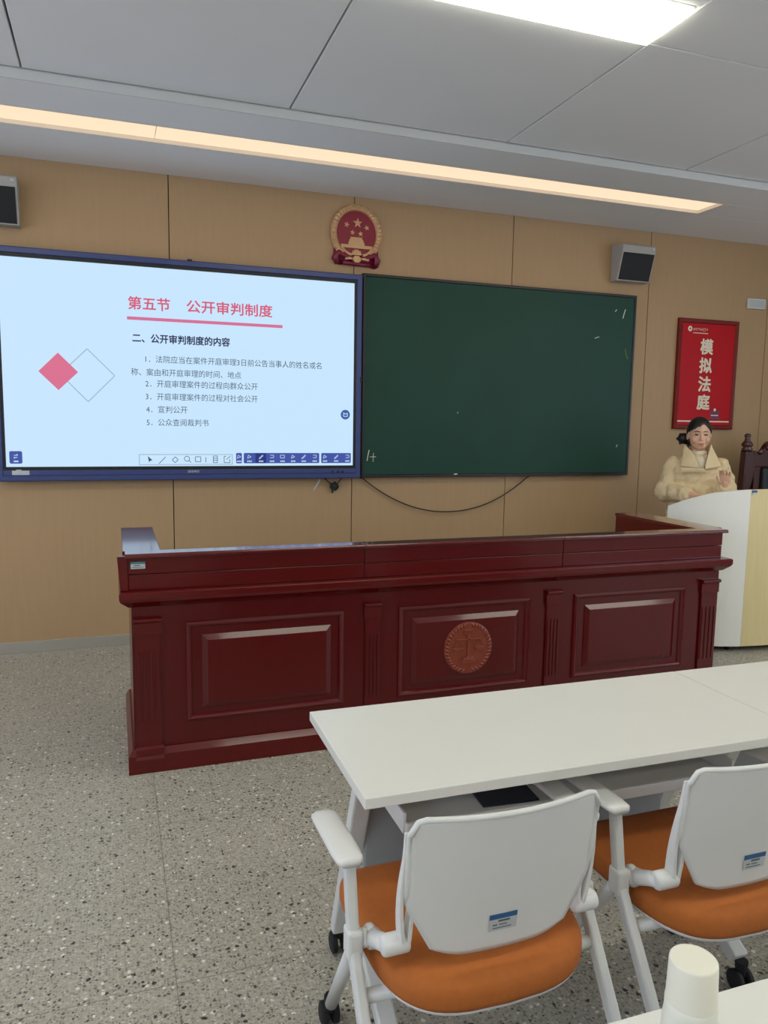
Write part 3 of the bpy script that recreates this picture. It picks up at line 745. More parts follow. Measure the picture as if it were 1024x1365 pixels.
# asset sticker
bm = B(); box(bm, LX(.052), LX(.110), -.0008, .003, .897, .926); st = obj('asset_sticker', bm, M_STICKER, bench); st['label'] = 'small white sticker with teal top'
bm = B(); box(bm, LX(.052), LX(.110), -.0012, .003, .917, .926); obj('sticker_band', bm, M_STGREEN, st)
bm = B(); box(bm, LX(.064), LX(.090), -.0012, .003, .909, .9135); box(bm, LX(.056), LX(.105), -.0012, .003, .902, .9045); obj('sticker_print', bm, M_STGREY, st)

# ------------------------------------------------------------------ podium
pod = thing('podium', 'white curved lectern with pale wood front, standing right of the red bench', 'podium', (4.36, -1.0, 0))
PX, PY = 4.36, -1.0
plan = [(3.575, -1.06), (3.62, -1.14), (3.69, -1.215), (3.78, -1.275), (3.89, -1.325), (4.000, -1.355)]
topz = [0.983, 1.025, 1.061, 1.090, 1.106, 1.114]
def curved(bm, pl, tz, z0, th=0.03):
    n = len(pl); rows = []
    for i in range(n):
        p = Vector(pl[i]); d = (Vector(pl[min(i + 1, n - 1)]) - Vector(pl[max(i - 1, 0)])).normalized(); nrm = Vector((-d.y, d.x))
        q = p + nrm * th
        rows.append([bm.verts.new((p.x - PX, p.y - PY, z0)), bm.verts.new((p.x - PX, p.y - PY, tz[i])), bm.verts.new((q.x - PX, q.y - PY, tz[i])), bm.verts.new((q.x - PX, q.y - PY, z0))])
    for i in range(n - 1):
        for k in range(4):
            l = (k + 1) % 4; bm.faces.new((rows[i][k], rows[i][l], rows[i + 1][l], rows[i + 1][k]))
    bm.faces.new(rows[0]); bm.faces.new(rows[-1][::-1])
    return bm
def refine(pl, z, k=5):
    out, oz = [], []
    n = len(pl)
    def cr(a, b, c, d, t): return 0.5 * ((2 * b) + (-a + c) * t + (2 * a - 5 * b + 4 * c - d) * t * t + (-a + 3 * b - 3 * c + d) * t ** 3)
    for i in range(n - 1):
        A, Bq, Cq, Dq = pl[max(i - 1, 0)], pl[i], pl[i + 1], pl[min(i + 2, n - 1)]
        Az, Bz, Cz, Dz = z[max(i - 1, 0)], z[i], z[i + 1], z[min(i + 2, n - 1)]
        for s in range(k):
            t_ = s / k; out.append((cr(A[0], Bq[0], Cq[0], Dq[0], t_), cr(A[1], Bq[1], Cq[1], Dq[1], t_))); oz.append(cr(Az, Bz, Cz, Dz, t_))
    out.append(pl[-1]); oz.append(z[-1]); return out, oz
pl, tz = refine(plan, topz)
bm = B(); curved(bm, pl, tz, 0.04); obj('side_panel', bm, M_PODWHITE, pod, smooth=False)
mir = [(2 * PX - x, y) for x, y in pl][::-1]
bm = B(); curved(bm, mir, tz[::-1], 0.04); obj('side_panel', bm, M_PODWHITE, pod)
bm = B(); fp = [(4.0015 + .717 * k / 12, -1.355 - .035 * math.sin(PI * k / 12)) for k in range(13)]
curved(bm, fp, [1.114 + .004 * math.sin(PI * k / 12) for k in range(13)], 0.04); obj('front_panel', bm, M_PODWOOD, pod)
out = [(3.86 - PX, -.80 - PY), (3.70 - PX, -1.12 - PY), (3.79 - PX, -1.23 - PY), (3.90 - PX, -1.285 - PY), (4.02 - PX, -1.315 - PY)]
full = out + [(-x, y) for x, y in out[::-1]]
bm = B(); prism(bm, full, 0.92, 0.945, 'z'); obj('desktop', bm, M_PODWHITE, pod)
bm = B(); prism(bm, [(x * .96, y * .96 + .01) for x, y in full], 0.025, 0.06, 'z'); obj('base', bm, M_BLACK, pod)
for x, y in ((-.40, -.28), (.40, -.28), (-.50, .12), (.50, .12)):
    bm = B(); lathe(bm, [(.018, -.014), (.024, -.008), (.024, .008), (.018, .014)], 14, (x, y, .024), 'x'); obj('caster', bm, M_RUBBER, pod, smooth=True)
bm = B(); box(bm, 4.008 - PX, 4.045 - PX, -1.3625 - PY, -1.350 - PY, 1.082, 1.110); st = obj('asset_sticker', bm, M_STICKER, pod)
bm = B(); box(bm, 4.008 - PX, 4.045 - PX, -1.3632 - PY, -1.350 - PY, 1.096, 1.110); obj('sticker_band', bm, M_STBLUE, st)

# ------------------------------------------------------------------ judge's chair against the wall
jc = thing('high_back_chair', 'dark carved wooden high back chair with green leather behind the white podium', 'chair', (5.235, -0.42, 0))
FIN = [(.046, 1.335), (.040, 1.345), (.046, 1.352), (.030, 1.362), (.044, 1.378), (.046, 1.392), (.030, 1.412), (.020, 1.428), (.026, 1.434), (.018, 1.442), (.027, 1.455), (.024, 1.470), (.008, 1.478)]
for s in (-1, 1):
    bm = B(); prism(bm, [(s * .375, 0), (s * .305, 0), (s * .300, 1.02), (s * .262, 1.16), (s * .262, 1.30), (s * .30, 1.335), (s * .362, 1.335), (s * .368, 1.20), (s * .375, 1.02)] if s > 0 else
                     [(s * .375, 0), (s * .305, 0), (s * .300, 1.02), (s * .262, 1.16), (s * .262, 1.30), (s * .30, 1.335), (s * .362, 1.335), (s * .368, 1.20), (s * .375, 1.02)][::-1], 0.00, 0.07); p = obj('back_post', bm, M_DARKWOOD, jc, bevel=.008)
    bm = B(); lathe(bm, FIN, 20, (s * .330, .035, 0)); obj('finial', bm, M_DARKWOOD, p, smooth=True)
    bm = B(); prism(bm, [(s * .262, .50), (s * .190, .50), (s * .190, 1.22), (s * .262, 1.22)], 0.01, 0.06); obj('inner_stile', bm, M_DARKWOOD, jc, bevel=.006)
    bm = B(); beam(bm, (s * .31, -.33, 0), (s * .31, -.33, .68), .06, .06); obj('leg', bm, M_DARKWOOD, jc, bevel=.008)
    bm = B(); tube(bm, [(s * .34, .02, .70), (s * .34, -.18, .72), (s * .34, -.28, .70), (s * .34, -.33, .68)], [.03, .034, .036, .03], 10); obj('armrest', bm, M_DARKWOOD, jc, smooth=True)
bm = B()
crest = [(-.29, 1.20)] + [(-.29 + .58 * k / 24, 1.325 + .012 * math.sin(k * 1.2) + .13 * max(0, math.sin(PI * (k / 24 * 1.3 - .15))) ** 1.3) for k in range(25)] + [(.29, 1.20)]
prism(bm, crest, .005, .06); cr = obj('crest_rail', bm, M_DARKWOOD, jc, bevel=.01)
bm = B()
for s in (-1, 1):
    for k in range(3):
        ell(bm, (s * (.06 + .075 * k), .0, 1.40 - .035 * k), (.032, .014, .024), 12, 8, Matrix.Rotation(.5 * s, 3, 'Y'))
ell(bm, (0, 0, 1.42), (.035, .016, .03), 12, 8); obj('crest_carving', bm, M_DARKWOOD, cr, smooth=True)
bm = B(); box(bm, -.19, .19, -.02, .05, .56, 1.20); obj('back_cushion', bm, M_LEATHER, jc, bevel=.025, seg=3)
bm = B(); box(bm, -.29, .29, -.35, .03, .40, .50); obj('seat', bm, M_LEATHER, jc, bevel=.03, seg=3)
bm = B(); box(bm, -.30, .30, -.36, .04, .33, .40); obj('apron', bm, M_DARKWOOD, jc, bevel=.006)

# ------------------------------------------------------------------ training tables
def make_table(loc, label, rz=-0.0106):
    t = thing('training_table', label, 'table', loc, rz, 'white training tables')
    bm = B(); box(bm, -.6, .6, -.2515, .2515, .720, .745); obj('tabletop', bm, M_TABLE, t, bevel=.002)
    for s in (-1, 1):
        x = s * .503
        bm = B(); beam(bm, (x, .03, .705), (x, .275, .075), .05, .036); obj('leg', bm, M_WHITEMT, t, bevel=.006)
        bm = B(); beam(bm, (x, .175, .285), (x, -.190, .085), .048, .036); lg = obj('leg', bm, M_WHITEMT, t, bevel=.006)
        bm = B(); box(bm, x - .04, x + .04, -.16, .16, .694, .719); obj('bracket', bm, M_GREYPL, t, bevel=.004)
        for y in (.283, -.198):
            bm = B(); tube(bm, [(x, y, .085), (x, y, .045)], [.018, .014], 10)
            for e in (-.016, .016): lathe(bm, [(.022, e - .009), (.030, e - .005), (.030, e + .005), (.022, e + .009)], 18, (x, y, .030), 'x')
            obj('caster', bm, M_RUBBER, t, smooth=False)
    bm = B(); box(bm, -.49, .49, .05, .085, .655, .690); obj('cross_beam', bm, M_WHITEMT, t, bevel=.004)
    bm = B(); box(bm, -.478, .478, .128, .142, .24, .655); obj('modesty_panel', bm, M_GREYPL, t, bevel=.005)
    bm = B()
    box(bm, -.475, .475, -.150, .120, .590, .597); box(bm, -.475, -.467, -.150, .120, .597, .640); box(bm, .467, .475, -.150, .120, .597, .640); box(bm, -.467, .467, .112, .120, .597, .66)
    obj('shelf', bm, M_WHITEPL, t, bevel=.002)
    bm = B(); box(bm, -.47, .47, -.162, -.148, .588, .618); obj('shelf_lip', bm, M_WHITEMT, t, bevel=.003)
    return t
make_table((1.0786, -3.6235, 0), 'white table in front of the bench with the first orange chair pushed in')
make_table((1.0786 + 1.2035, -3.6235 - .0128, 0), 'white table cut by the right edge of the photo, beyond the joint')
make_table((1.10, -4.793, 0), 'nearest white table at the bottom right corner carrying the white bottle')
bm = B(); box(bm, -.075, .075, -.045, .045, 0, .006); o = obj('magazine', bm, M_MAG, None, bevel=.001)
o.location = (.905, -3.690, .5975); o.rotation_euler = (0, 0, -.08); tag(o, 'dark glossy magazine lying on the shelf under the front white table', 'magazine')

# ------------------------------------------------------------------ training chairs (facing the table, +Y)
def sup(t, rx, ry, e): 
    c, s = math.cos(t), math.sin(t)
    return (rx * math.copysign(abs(c) ** (2 / e), c), ry * math.copysign(abs(s) ** (2 / e), s))
def make_chair(loc, label):
    t = thing('training_chair', label, 'chair', loc, 0, 'white and orange training chairs')
    # seat cushion
    def seat_rings(bm, spec, n=56):
        rings = []
        for k, z, dome in spec:
            ring = []
            for i in range(n):
                x, y = sup(2 * PI * i / n, .236, .232, 4.2)
                if y < 0: y -= .012 * math.cos(min(1, abs(x) / .236) * PI / 2); x *= 1 - .05 * (y / .232) ** 2
                else: x *= 1 + .045 * (y / .232)
                dz = -.022 * max(0, (y * k - .12) / .105) ** 2 + .006 * (abs(x * k) / .22) ** 2 - .010 * max(0, (-y * k - .15) / .09) ** 2
                ring.append(bm.verts.new((x * k, y * k + .005, z + dz)))
            rings.append(ring)
        for a in range(len(rings) - 1):
            for i in range(n):
                j = (i + 1) % n; bm.faces.new((rings[a][i], rings[a][j], rings[a + 1][j], rings[a + 1][i]))
        bm.faces.new(rings[0][::-1]); bm.faces.new(rings[-1])
    bm = B(); seat_rings(bm, [(.95, .403, 0), (.988, .407, 0), (1.0, .418, 0), (1.0, .438, 0), (.985, .450, 0), (.95, .458, 0), (.85, .462, 0), (.6, .459, 0), (.3, .457, 0), (.05, .456, 0)])
    obj('seat', bm, M_ORANGE, t, smooth=True)
    bm = B(); seat_rings(bm, [(.30, .382, 0), (.80, .385, 0), (.92, .390, 0), (.968, .396, 0), (.982, .402, 0), (.975, .407, 0), (.9, .408, 0)]); obj('seat_pan', bm, M_WHITEPL, t, smooth=True)
    # backrest shell
    def back_pt(u, z):      # u in -1..1 across, z height -> point on the mid surface
        tz = (z - .487) / .308
        if tz > .40: hw = .205 - .004 * (1 - tz)
        else:
            k = (.40 - tz) / .40; hw = .2026 - .066 * k
        x = u * hw
        y = -.176 - .016 * tz - .020 * tz * tz - .026 * (1 - (x / .205) ** 2) * (.55 + .45 * tz)
        return x, y
    nu, nz = 28, 30
    bm = B(); grid = []
    for a in range(nz + 1):
        z = .487 + .308 * a / nz; row = []
        for b in range(nu + 1):
            u = -1 + 2 * b / nu
            zz = z
            tzz = a / nz
            e = abs(u)
            # rounded upper corners and softly rounded foot
            if e > .88: zz -= (.030 * ((e - .88) / .12) ** 2) * max(0, (tzz - .6) / .4)
            zz += (.020 * max(0, (e - .55) / .45) ** 2 + .006 * e * e) * max(0, 1 - tzz / .25)
            zz += .006 * u * u * tzz
            x, y = back_pt(u, zz); row.append(bm.verts.new((x, y, zz)))
        grid.append(row)
    for a in range(nz):
        for b in range(nu): bm.faces.new((grid[a][b], grid[a][b + 1], grid[a + 1][b + 1], grid[a + 1][b]))
    bk = obj('backrest', bm, M_WHITEPL, t, smooth=True)
    sd = bk.modifiers.new('solid', 'SOLIDIFY'); sd.thickness = .008; sd.offset = 0
    # rolled rim round the top and sides
    rim = []
    for z in [.615, .64, .67, .70, .73, .768]:
        x, y = back_pt(-1, z); rim.append((x, y, z))
    for b in range(0, nu + 1):
        v = (-1 + 2 * b / nu); x, y = back_pt(v, .794); e = abs(v); zz = .794 - (.030 * max(0, (e - .88) / .12) ** 2) + .006 * v * v; rim.append((x, y, zz))
    for z in [.768, .73, .70, .67, .64, .615]:
        x, y = back_pt(1, z); rim.append((x, y, z))
    bm = B(); tube(bm, rim, [.003] + [.0062] * (len(rim) - 2) + [.003], 8); obj('rim', bm, M_WHITEPL, bk, smooth=True)
    # sticker on the back
    bm = B(); sg = []
    for zz in (.529, .555, .567):
        sg.append([(x_, back_pt(x_ / .2, zz)[1] - .0052, zz) for x_ in (-.030, 0, .032)])
    def quad(bm, r0, r1):
        for i in range(2): bm.faces.new([bm.verts.new(p) for p in (r0[i], r0[i + 1], r1[i + 1], r1[i])])
    quad(bm, sg[0], sg[1]); st = obj('asset_sticker', bm, M_STICKER, bk)
    st['label'] = 'small blue and white sticker'
    bm = B(); quad(bm, sg[1], sg[2]); obj('sticker_band', bm, M_STBLUE, bk)
    bm = B()
    for x0, x1, z0, z1 in ((-.010, .016, .5485, .553), (-.022, -.012, .541, .544), (-.008, .010, .541, .5435), (-.022, .020, .534, .5362)):
        bm.faces.new([bm.verts.new((x_, back_pt(x_ / .2, z_)[1] - .0058, z_)) for x_, z_ in ((x0, z0), (x1, z0), (x1, z1), (x0, z1))])
    obj('sticker_print', bm, M_STGREY, bk)
    for s in (-1, 1):
        # upright: two thin fins with a slot, from the pivot up to the shell edge
        bm = B()
        zs = [.510, .535, .56, .59, .62, .65, .68, .71, .74, .772]
        for fin in (0, 1):
            rows = []
            for i, z in enumerate(zs):
                k = (z - .510) / .262
                yc = -.163 - .040 * k
                spread = .008 * math.sin(PI * min(1, k * 1.25)) if k < .8 else 0
                xo = s * (.196 + .010 * k) + s * (spread if fin == 0 else -spread) + (s * .0035 if fin == 0 else -s * .0035)
                wy = .034 * (1 - .82 * k)
                th = .0042
                rows.append([bm.verts.new((xo - th, yc - wy / 2, z)), bm.verts.new((xo + th, yc - wy / 2, z)), bm.verts.new((xo + th, yc + wy / 2, z)), bm.verts.new((xo - th, yc + wy / 2, z))])
            for i in range(len(rows) - 1):
                for k_ in range(4):
                    l = (k_ + 1) % 4; bm.faces.new((rows[i][k_], rows[i][l], rows[i + 1][l], rows[i + 1][k_]))
            bm.faces.new(rows[0]); bm.faces.new(rows[-1][::-1])
        obj('back_upright', bm, M_WHITEPL, t, bevel=.002)
        bm = B(); lathe(bm, [(.010, s * .243), (.018, s * .241), (.021, s * .236), (.021, s * .192), (.018, s * .187), (.010, s * .185)], 22, (0, -.163, .523), 'x'); obj('pivot', bm, M_WHITEPL, t, smooth=True)
        bm = B()
        lathe(bm, [(.019, s * .258), (.019, s * .232)], 18, (0, -.078, .484), 'x')
        lathe(bm, [(.023, s * .243), (.025, s * .239), (.025, s * .230), (.021, s * .226)], 20, (0, -.078, .484), 'x')
        tube(bm, [(s * .232, -.080, .486), (s * .232, -.105, .495), (s * .231, -.135, .511), (s * .230, -.163, .523)], [.019, .018, .017, .017], 14)
        obj('back_bracket', bm, M_WHITEPL, t, smooth=True)
        # joint block, arm post, armrest
        bm = B(); box(bm, s * .272 - .016, s * .272 + .016, -.100, -.058, .452, .512); obj('joint_block', bm, M_WHITEPL, t, bevel=.006)
        bm = B(); beam(bm, (s * .272, -.079, .48), (s * .276, -.056, .650), .024, .028); obj('arm_post', bm, M_WHITEMT, t, bevel=.007)
        bm = B()
        path = [(.140, .645, .020), (.128, .648, .029), (.10, .651, .0315), (.02, .654, .0315), (-.05, .656, .031), (-.078, .656, .028), (-.088, .655, .020)]
        rows = []
        for y, z, w in path:
            c = s * .280
            rows.append([bm.verts.new((c + w * math.cos(a), y, z + .0085 * math.copysign(abs(math.sin(a)) ** .55, math.sin(a)))) for a in [2 * PI * k / 16 for k in range(16)]])
        for i in range(len(rows) - 1):
            for k_ in range(16):
                l = (k_ + 1) % 16; bm.faces.new((rows[i][k_], rows[i][l], rows[i + 1][l], rows[i + 1][k_]))
        bm.faces.new(rows[0]); bm.faces.new(rows[-1][::-1])
        obj('armrest', bm, M_WHITEPL, t, smooth=True)
        # rear leg, front leg with caster
        bm = B(); beam(bm, (s * .272, -.083, .47), (s * .272, -.365, .03), .024, .030); rl = obj('leg', bm, M_WHITEMT, t, bevel=.006)
        bm = B(); box(bm, s * .272 - .015, s * .272 + .015, -.39, -.35, .0, .034); obj('foot', bm, M_RUBBER, rl, bevel=.004)
        bm = B(); tube(bm, [(s * .262, -.062, .465), (s * .228, .235, .085)], [.0155, .0155], 14, 1.0); fl = obj('leg', bm, M_WHITEMT, t, smooth=True)
        bm = B(); tube(bm, [(s * .224, .245, .092), (s * .222, .262, .050)], [.020, .014], 12)
        for e in (-.014, .014): lathe(bm, [(.020, e - .010), (.029, e - .006), (.029, e + .006), (.020, e + .010)], 20, (s * .222, .275, .029), 'x')
        obj('caster', bm, M_RUBBER, fl)
    bm = B(); tube(bm, [(-.262, -.125, .392), (.262, -.125, .392)], .0145, 16); obj('crossbar', bm, M_WHITEMT, t, smooth=True)
    bm = B(); box(bm, -.19, -.16, -.12, .12, .372, .392); box(bm, .16, .19, -.12, .12, .372, .392); obj('seat_bracket', bm, M_WHITEMT, t, bevel=.004)
    return t
make_chair((.704, -3.858, 0), 'whole white chair with orange seat, left of the two, tucked under the table')
make_chair((1.352, -3.850, 0), 'white chair with orange seat cut by the right photo edge, behind the bottle')

# ------------------------------------------------------------------ bottle on the near table
t = thing('bottle', 'frosted white bottle with cream cap on the nearest table corner', 'bottle', (.585, -4.690, .745))
bm = B(); lathe(bm, [(.024, 0), (.0285, .004), (.0295, .012), (.0300, .120), (.0296, .132), (.0284, .140), (.0278, .146), (.0278, .156), (.0260, .158)], 40); obj('body', bm, M_BOTTLE, t, smooth=True, bevel=0)
bm = B(); lathe(bm, [(.0268, .150), (.0272, .154), (.0264, .180), (.0256, .2025), (.0252, .2045), (.0242, .2055), (.0225, .2058), (.010, .2060)], 48); o = obj('cap', bm, M_CAP, t, smooth=True)
for p in o.data.polygons:
    if abs(p.normal.z) > .9: p.use_smooth = False

# ------------------------------------------------------------------ the woman behind the podium
def limb(bm, pts, rs, n=14):
    # densify so the surface is smooth, with a ball on each end
    P = [Vector(p) for p in pts]; out, ro = [], []
    for i in range(len(P) - 1):
        for k in range(6):
            u = k / 6; out.append(P[i].lerp(P[i + 1], u)); ro.append(rs[i] + (rs[i + 1] - rs[i]) * u)
    out.append(P[-1]); ro.append(rs[-1])
    tube(bm, out, ro, n)
    ell(bm, P[0], (rs[0],) * 3, 12, 8); ell(bm, P[-1], (rs[-1],) * 3, 12, 8)
    for p, r in list(zip(P, rs))[1:-1]: ell(bm, p, (r,) * 3, 12, 8)

woman = thing('person', 'person in a cream padded jacket, dark hair tied back, gesturing behind the white podium', 'person', (4.125, -0.70, 0), -0.55)
bm = B()
ell(bm, (0, .005, 1.492), (.078, .096, .100), 24, 16)             # skull
ell(bm, (0, -.030, 1.435), (.068, .066, .080), 24, 16)            # face
ell(bm, (0, -.048, 1.385), (.042, .044, .032), 16, 10)            # chin
for s in (-1, 1):
    ell(bm, (s * .040, -.070, 1.430), (.026, .024, .026), 12, 8)  # cheeks
    ell(bm, (s * .078, .006, 1.455), (.010, .022, .030), 12, 8)   # ears
ell(bm, (0, -.102, 1.437), (.014, .018, .014), 12, 8)             # nose
limb(bm, [(0, -.092, 1.482), (0, -.104, 1.445)], [.008, .010], 8)
ell(bm, (0, -.092, 1.400), (.026, .014, .014), 12, 8)             # mouth mound
limb(bm, [(0, .025, 1.26), (0, .005, 1.40)], [.055, .050], 16)    # neck
loft(bm, [(0, 0, .82, .15, .105), (0, 0, .90, .155, .11), (0, 0, 1.0, .13, .095), (0, 0, 1.12, .145, .10), (0, 0, 1.22, .155, .10), (0, .005, 1.28, .12, .08), (0, .01, 1.32, .06, .055)], 24)
RS, RE, RW = (-.150, .01, 1.245), (-.222, -.035, 1.035), (-.085, -.225, 1.035)
LS, LE, LW = (.150, .01, 1.245), (.212, -.045, 1.040), (.165, -.215, 1.085)
limb(bm, [RS, RE, RW], [.048, .040, .026]); limb(bm, [LS, LE, LW], [.048, .040, .026])
for s in (-1, 1):
    limb(bm, [(s * .085, .0, .86), (s * .095, -.01, .46), (s * .10, .015, .08)], [.085, .056, .036])
    ell(bm, (s * .10, -.045, .040), (.038, .110, .038), 14, 10)
def hand(bm, w, d, up, side, curl):
    """palm and five fingers; w wrist, d direction of the hand, up = back of hand normal, side = thumb side"""
    w, d, up, side = Vector(w), Vector(d).normalized(), Vector(up).normalized(), Vector(side).normalized()
    Rm = Matrix((side, d, up)).transposed()
    limb(bm, [w, w + d * .030], [.024, .024], 10)
    ell(bm, w + d * .055, (.036, .044, .016), 16, 10, Rm)
    for i, (o, ln) in enumerate(((.033, .064), (.012, .072), (-.010, .067), (-.032, .052))):
        p = w + d * .088 + side * o; a = curl[0]; pts = [p - d * .012, p]; dirv = d.copy()
        for j, fr in enumerate((.45, .30, .25)):
            c = curl[j]; dirv = (dirv * math.cos(c) - up * math.sin(c)).normalized()
            perp = up * math.cos(c) + (d * math.sin(c)); pts.append(pts[-1] + dirv * ln * fr)
        limb(bm, pts, [.0085, .0085, .0080, .0074, .0068], 8)
    limb(bm, [w + d * .028 + side * .026, w + d * .052 + side * .048 - up * .008, w + d * .080 + side * .052 - up * .020], [.011, .0100, .0085], 8)
hand(bm, (-.070, -.245, 1.035), (.80, -.55, .02), (.02, -.1, 1), (.5, .80, 0), (.25, .35, .3))
hand(bm, (.160, -.218, 1.100), (-.10, -.22, .97), (.35, .92, .25), (-.93, .36, -.02), (.35, .85, .75))
body = obj('body', bm, M_SKIN, woman, smooth=True)
rm = body.modifiers.new('remesh', 'REMESH'); rm.mode = 'VOXEL'; rm.voxel_size = .0036; rm.use_smooth_shade = True
sm = body.modifiers.new('smooth', 'SMOOTH'); sm.factor = .5; sm.iterations = 3
# eyes, brows, lips
M_EYE = mat('dark eye', (38, 28, 24), .3, noise=.05)
for s in (-1, 1):
    bm = B(); ell(bm, (s * .033, -.0895, 1.468), (.0145, .006, .0048), 14, 8, Matrix.Rotation(-.10 * s, 3, 'Y')); obj('eye', bm, M_EYE, woman, smooth=True)
    bm = B(); tube(bm, [(s * .014, -.0965, 1.489), (s * .032, -.0935, 1.494), (s * .052, -.080, 1.488)], [.0025, .0032, .0018], 8); obj('eyebrow', bm, M_EYE, woman, smooth=True)
bm = B(); ell(bm, (0, -.1045, 1.4035), (.022, .005, .0042), 14, 8); ell(bm, (0, -.1035, 1.3955), (.019, .006, .0048), 14, 8); obj('lips', bm, M_LIP, woman, smooth=True)
# hair: cap with parting, swept to the sides, and a low bun
bm = B(); n, m_ = 48, 36; rings = []
C = Vector((0, .010, 1.490)); RR = (.087, .108, .113)
def hairline(x): return 1.545 - (.60 if x < .02 else .95) * abs(x - .02)
pts = {}
for i in range(m_ + 1):
    th = PI * i / m_
    for k in range(n):
        a = 2 * PI * k / n
        w = 1 + .012 * math.sin(9 * a + 3 * th)
        p = Vector((C.x + RR[0] * w * math.sin(th) * math.cos(a), C.y + RR[1] * w * math.sin(th) * math.sin(a), C.z + RR[2] * math.cos(th)))
        pts[i, k] = p
vs = {}
def keep(p):
    if p.y < -.012 and p.z < hairline(p.x): return False
    if p.y < .03 and p.z < 1.462: return False
    return p.z > 1.395
for i in range(m_):
    for k in range(n):
        l = (k + 1) % n
        q = [(i, k), (i + 1, k), (i + 1, l), (i, l)]
        if all(keep(pts[x]) for x in q):
            co = []
            for x in q:
                if x not in vs: vs[x] = bm.verts.new(pts[x])
                co.append(vs[x])
            try: bm.faces.new(co)
            except ValueError: pass
bmesh.ops.remove_doubles(bm, verts=bm.verts[:], dist=1e-5)
hair = obj('hair', bm, M_HAIR, woman, smooth=True)
sd = hair.modifiers.new('solid', 'SOLIDIFY'); sd.thickness = .014; sd.offset = -1
bm = B(); ell(bm, (-.098, .070, 1.437), (.042, .045, .042), 18, 12)
for k in range(6):
    a = k * 1.05; tube(bm, [(-.098 + .03 * math.cos(a), .07 + .02 * math.sin(a), 1.437 + .03 * math.sin(a)), (-.103 + .044 * math.cos(a), .065, 1.432 + .042 * math.sin(a))], [.016, .008], 8)
for k in range(5): tube(bm, [(-.09 + .01 * k, .06, 1.41), (-.082 + .012 * k, .05, 1.385 - .006 * (k % 3))], [.010, .002], 7)
obj('hair_bun', bm, M_HAIR, woman, smooth=True)
# sweater
bm = B(); lathe(bm, [(.060, 1.27), (.064, 1.29), (.060, 1.312), (.064, 1.318), (.063, 1.342), (.058, 1.350), (.050, 1.350)], 28, (0, -.004, 0)); ell(bm, (0, -.050, 1.235), (.075, .098, .085), 20, 14); sw = obj('sweater', bm, M_KNIT, woman, smooth=True)
bm = B(); lathe(bm, [(.062, 1.296), (.0660, 1.302), (.0655, 1.316), (.062, 1.320)], 28, (0, -.004, 0)); obj('neck_band', bm, M_GREYKNIT, sw, smooth=True)
# trousers, shoes
bm = B()
loft(bm, [(0, 0, .78, .165, .12), (0, 0, .90, .165, .12), (0, 0, .96, .15, .11)], 24)
for s in (-1, 1): limb(bm, [(s * .085, .0, .84), (s * .095, -.01, .46), (s * .10, .015, .10)], [.096, .070, .056])
tr = obj('trousers', bm, M_TROUSER, woman, smooth=True); r_ = tr.modifiers.new('remesh', 'REMESH'); r_.mode = 'VOXEL'; r_.voxel_size = .010; r_.use_smooth_shade = True
for s in (-1, 1):
    bm = B(); ell(bm, (s * .10, -.050, .045), (.048, .125, .045), 16, 10); obj('shoe', bm, M_BLACK, woman, smooth=True)
# jacket
bm = B()
secs = []
for k in range(40):
    u = k / 39; z = .79 + .53 * u
    if z < 1.20: rx, ry = .205 - .004 * math.sin(u * 9), .165 + .008 * math.cos(u * 6)
    else:
        v = (z - 1.20) / .12; rx, ry = .200 - .100 * v ** 1.3, .158 - .055 * v ** 1.5
    q = .004 * math.sin(z * 95)
    secs.append((0, .010, z, rx + q, ry + q))
loft(bm, secs, 36)
def sleeve(bm, a, b, c, cuff):
    a, b, c = Vector(a), Vector(b), Vector(c); P, r = [], []
    for k in range(16):
        u = k / 16; P.append(a.lerp(b, u)); r.append(.070 + .004 * math.sin(u * 16) + .006 * u)
    for k in range(19):
        u = k / 18; P.append(b.lerp(c, u)); r.append(.076 - .018 * u + .005 * math.sin(u * 15))
    tube(bm, P, r, 20); ell(bm, b, (.077,) * 3, 16, 12); ell(bm, a, (.072, .074, .068), 16, 12)
    d = (c - b).normalized(); tube(bm, [c - d * .01, c + d * .006, c + d * .028], [.058, .050, .046], 18)
sleeve(bm, (-.160, .015, 1.232), (-.222, -.035, 1.035), (-.095, -.215, 1.036), .05)
sleeve(bm, (.160, .015, 1.232), (.212, -.045, 1.038), (.167, -.206, 1.104), .05)
jk = obj('jacket', bm, M_JACKET, woman, smooth=True)
r_ = jk.modifiers.new('remesh', 'REMESH'); r_.mode = 'VOXEL'; r_.voxel_size = .008; r_.use_smooth_shade = True
s_ = jk.modifiers.new('smooth', 'SMOOTH'); s_.factor = .5; s_.iterations = 2
tex = bpy.data.textures.new('folds', 'CLOUDS'); tex.noise_scale = .055
dp = jk.modifiers.new('folds', 'DISPLACE'); dp.texture = tex; dp.strength = .026; dp.mid_level = .5
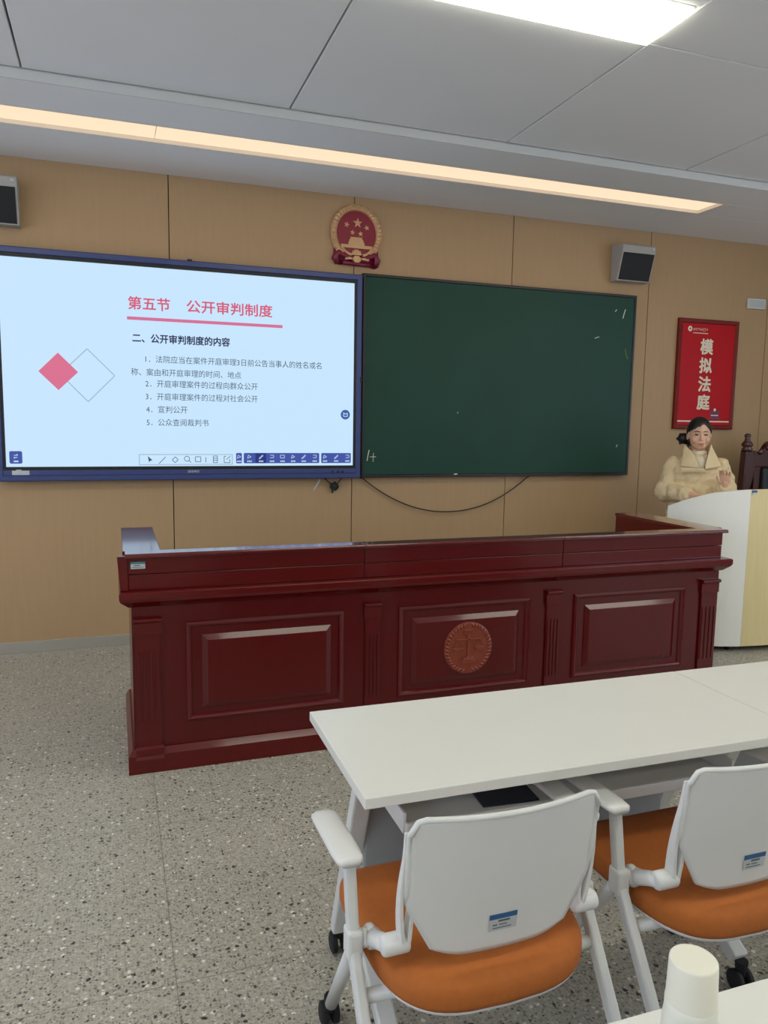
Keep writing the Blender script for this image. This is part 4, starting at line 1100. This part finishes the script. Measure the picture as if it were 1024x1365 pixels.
# collar flaps, placket
def patch(name, c00, c10, c11, c01, bulge, th, parent, mt):
    bm = B(); n = 10; g = []
    c00, c10, c11, c01 = map(Vector, (c00, c10, c11, c01))
    for i in range(n + 1):
        row = []
        for j in range(n + 1):
            u, v = i / n, j / n
            p = c00 * (1 - u) * (1 - v) + c10 * u * (1 - v) + c11 * u * v + c01 * (1 - u) * v
            b = math.sin(PI * u) * .5 + math.sin(PI * v) * .5
            p += Vector((p.x * .9, -1, .1)).normalized() * bulge * b
            row.append(bm.verts.new(p))
        g.append(row)
    for i in range(n):
        for j in range(n): bm.faces.new((g[i][j], g[i + 1][j], g[i + 1][j + 1], g[i][j + 1]))
    o = obj(name, bm, mt, parent, smooth=True)
    s = o.modifiers.new('solid', 'SOLIDIFY'); s.thickness = th; s.offset = 0
    b = o.modifiers.new('bevel', 'BEVEL'); b.width = .004; b.segments = 2; b.limit_method = 'ANGLE'
    return o
patch('collar', (-.135, -.125, 1.232), (-.012, -.182, 1.226), (-.050, -.120, 1.325), (-.098, -.005, 1.392), .020, .014, woman, M_JACKET)
patch('collar', (.012, -.180, 1.216), (.140, -.118, 1.240), (.082, -.005, 1.392), (.046, -.122, 1.325), .020, .014, woman, M_JACKET)
patch('placket', (-.136, -.140, 1.192), (.030, -.178, 1.196), (.018, -.184, 1.224), (-.136, -.138, 1.226), .012, .012, woman, M_JACKET)
bm = B(); rows = []
for k in range(17):
    a = -.25 + (PI + .5) * k / 16
    rows.append([bm.verts.new((r * 1.05 * math.cos(a), .012 + r * .92 * math.sin(a), z)) for r, z in ((.098, 1.29), (.102, 1.35), (.092, 1.392), (.080, 1.392), (.082, 1.30))])
for k in range(16):
    for j in range(5):
        l = (j + 1) % 5; bm.faces.new((rows[k][j], rows[k][l], rows[k + 1][l], rows[k + 1][j]))
bm.faces.new(rows[0]); bm.faces.new(rows[-1][::-1])
obj('collar_band', bm, M_JACKET, woman, smooth=True)
bm = B(); tube(bm, [(.050, -.112, 1.336), (.036, -.148, 1.290), (.018, -.186, 1.225)], .0035, 8); obj('zip', bm, mat('grey zip', (110, 100, 84), .4, noise=.05), woman, smooth=True)
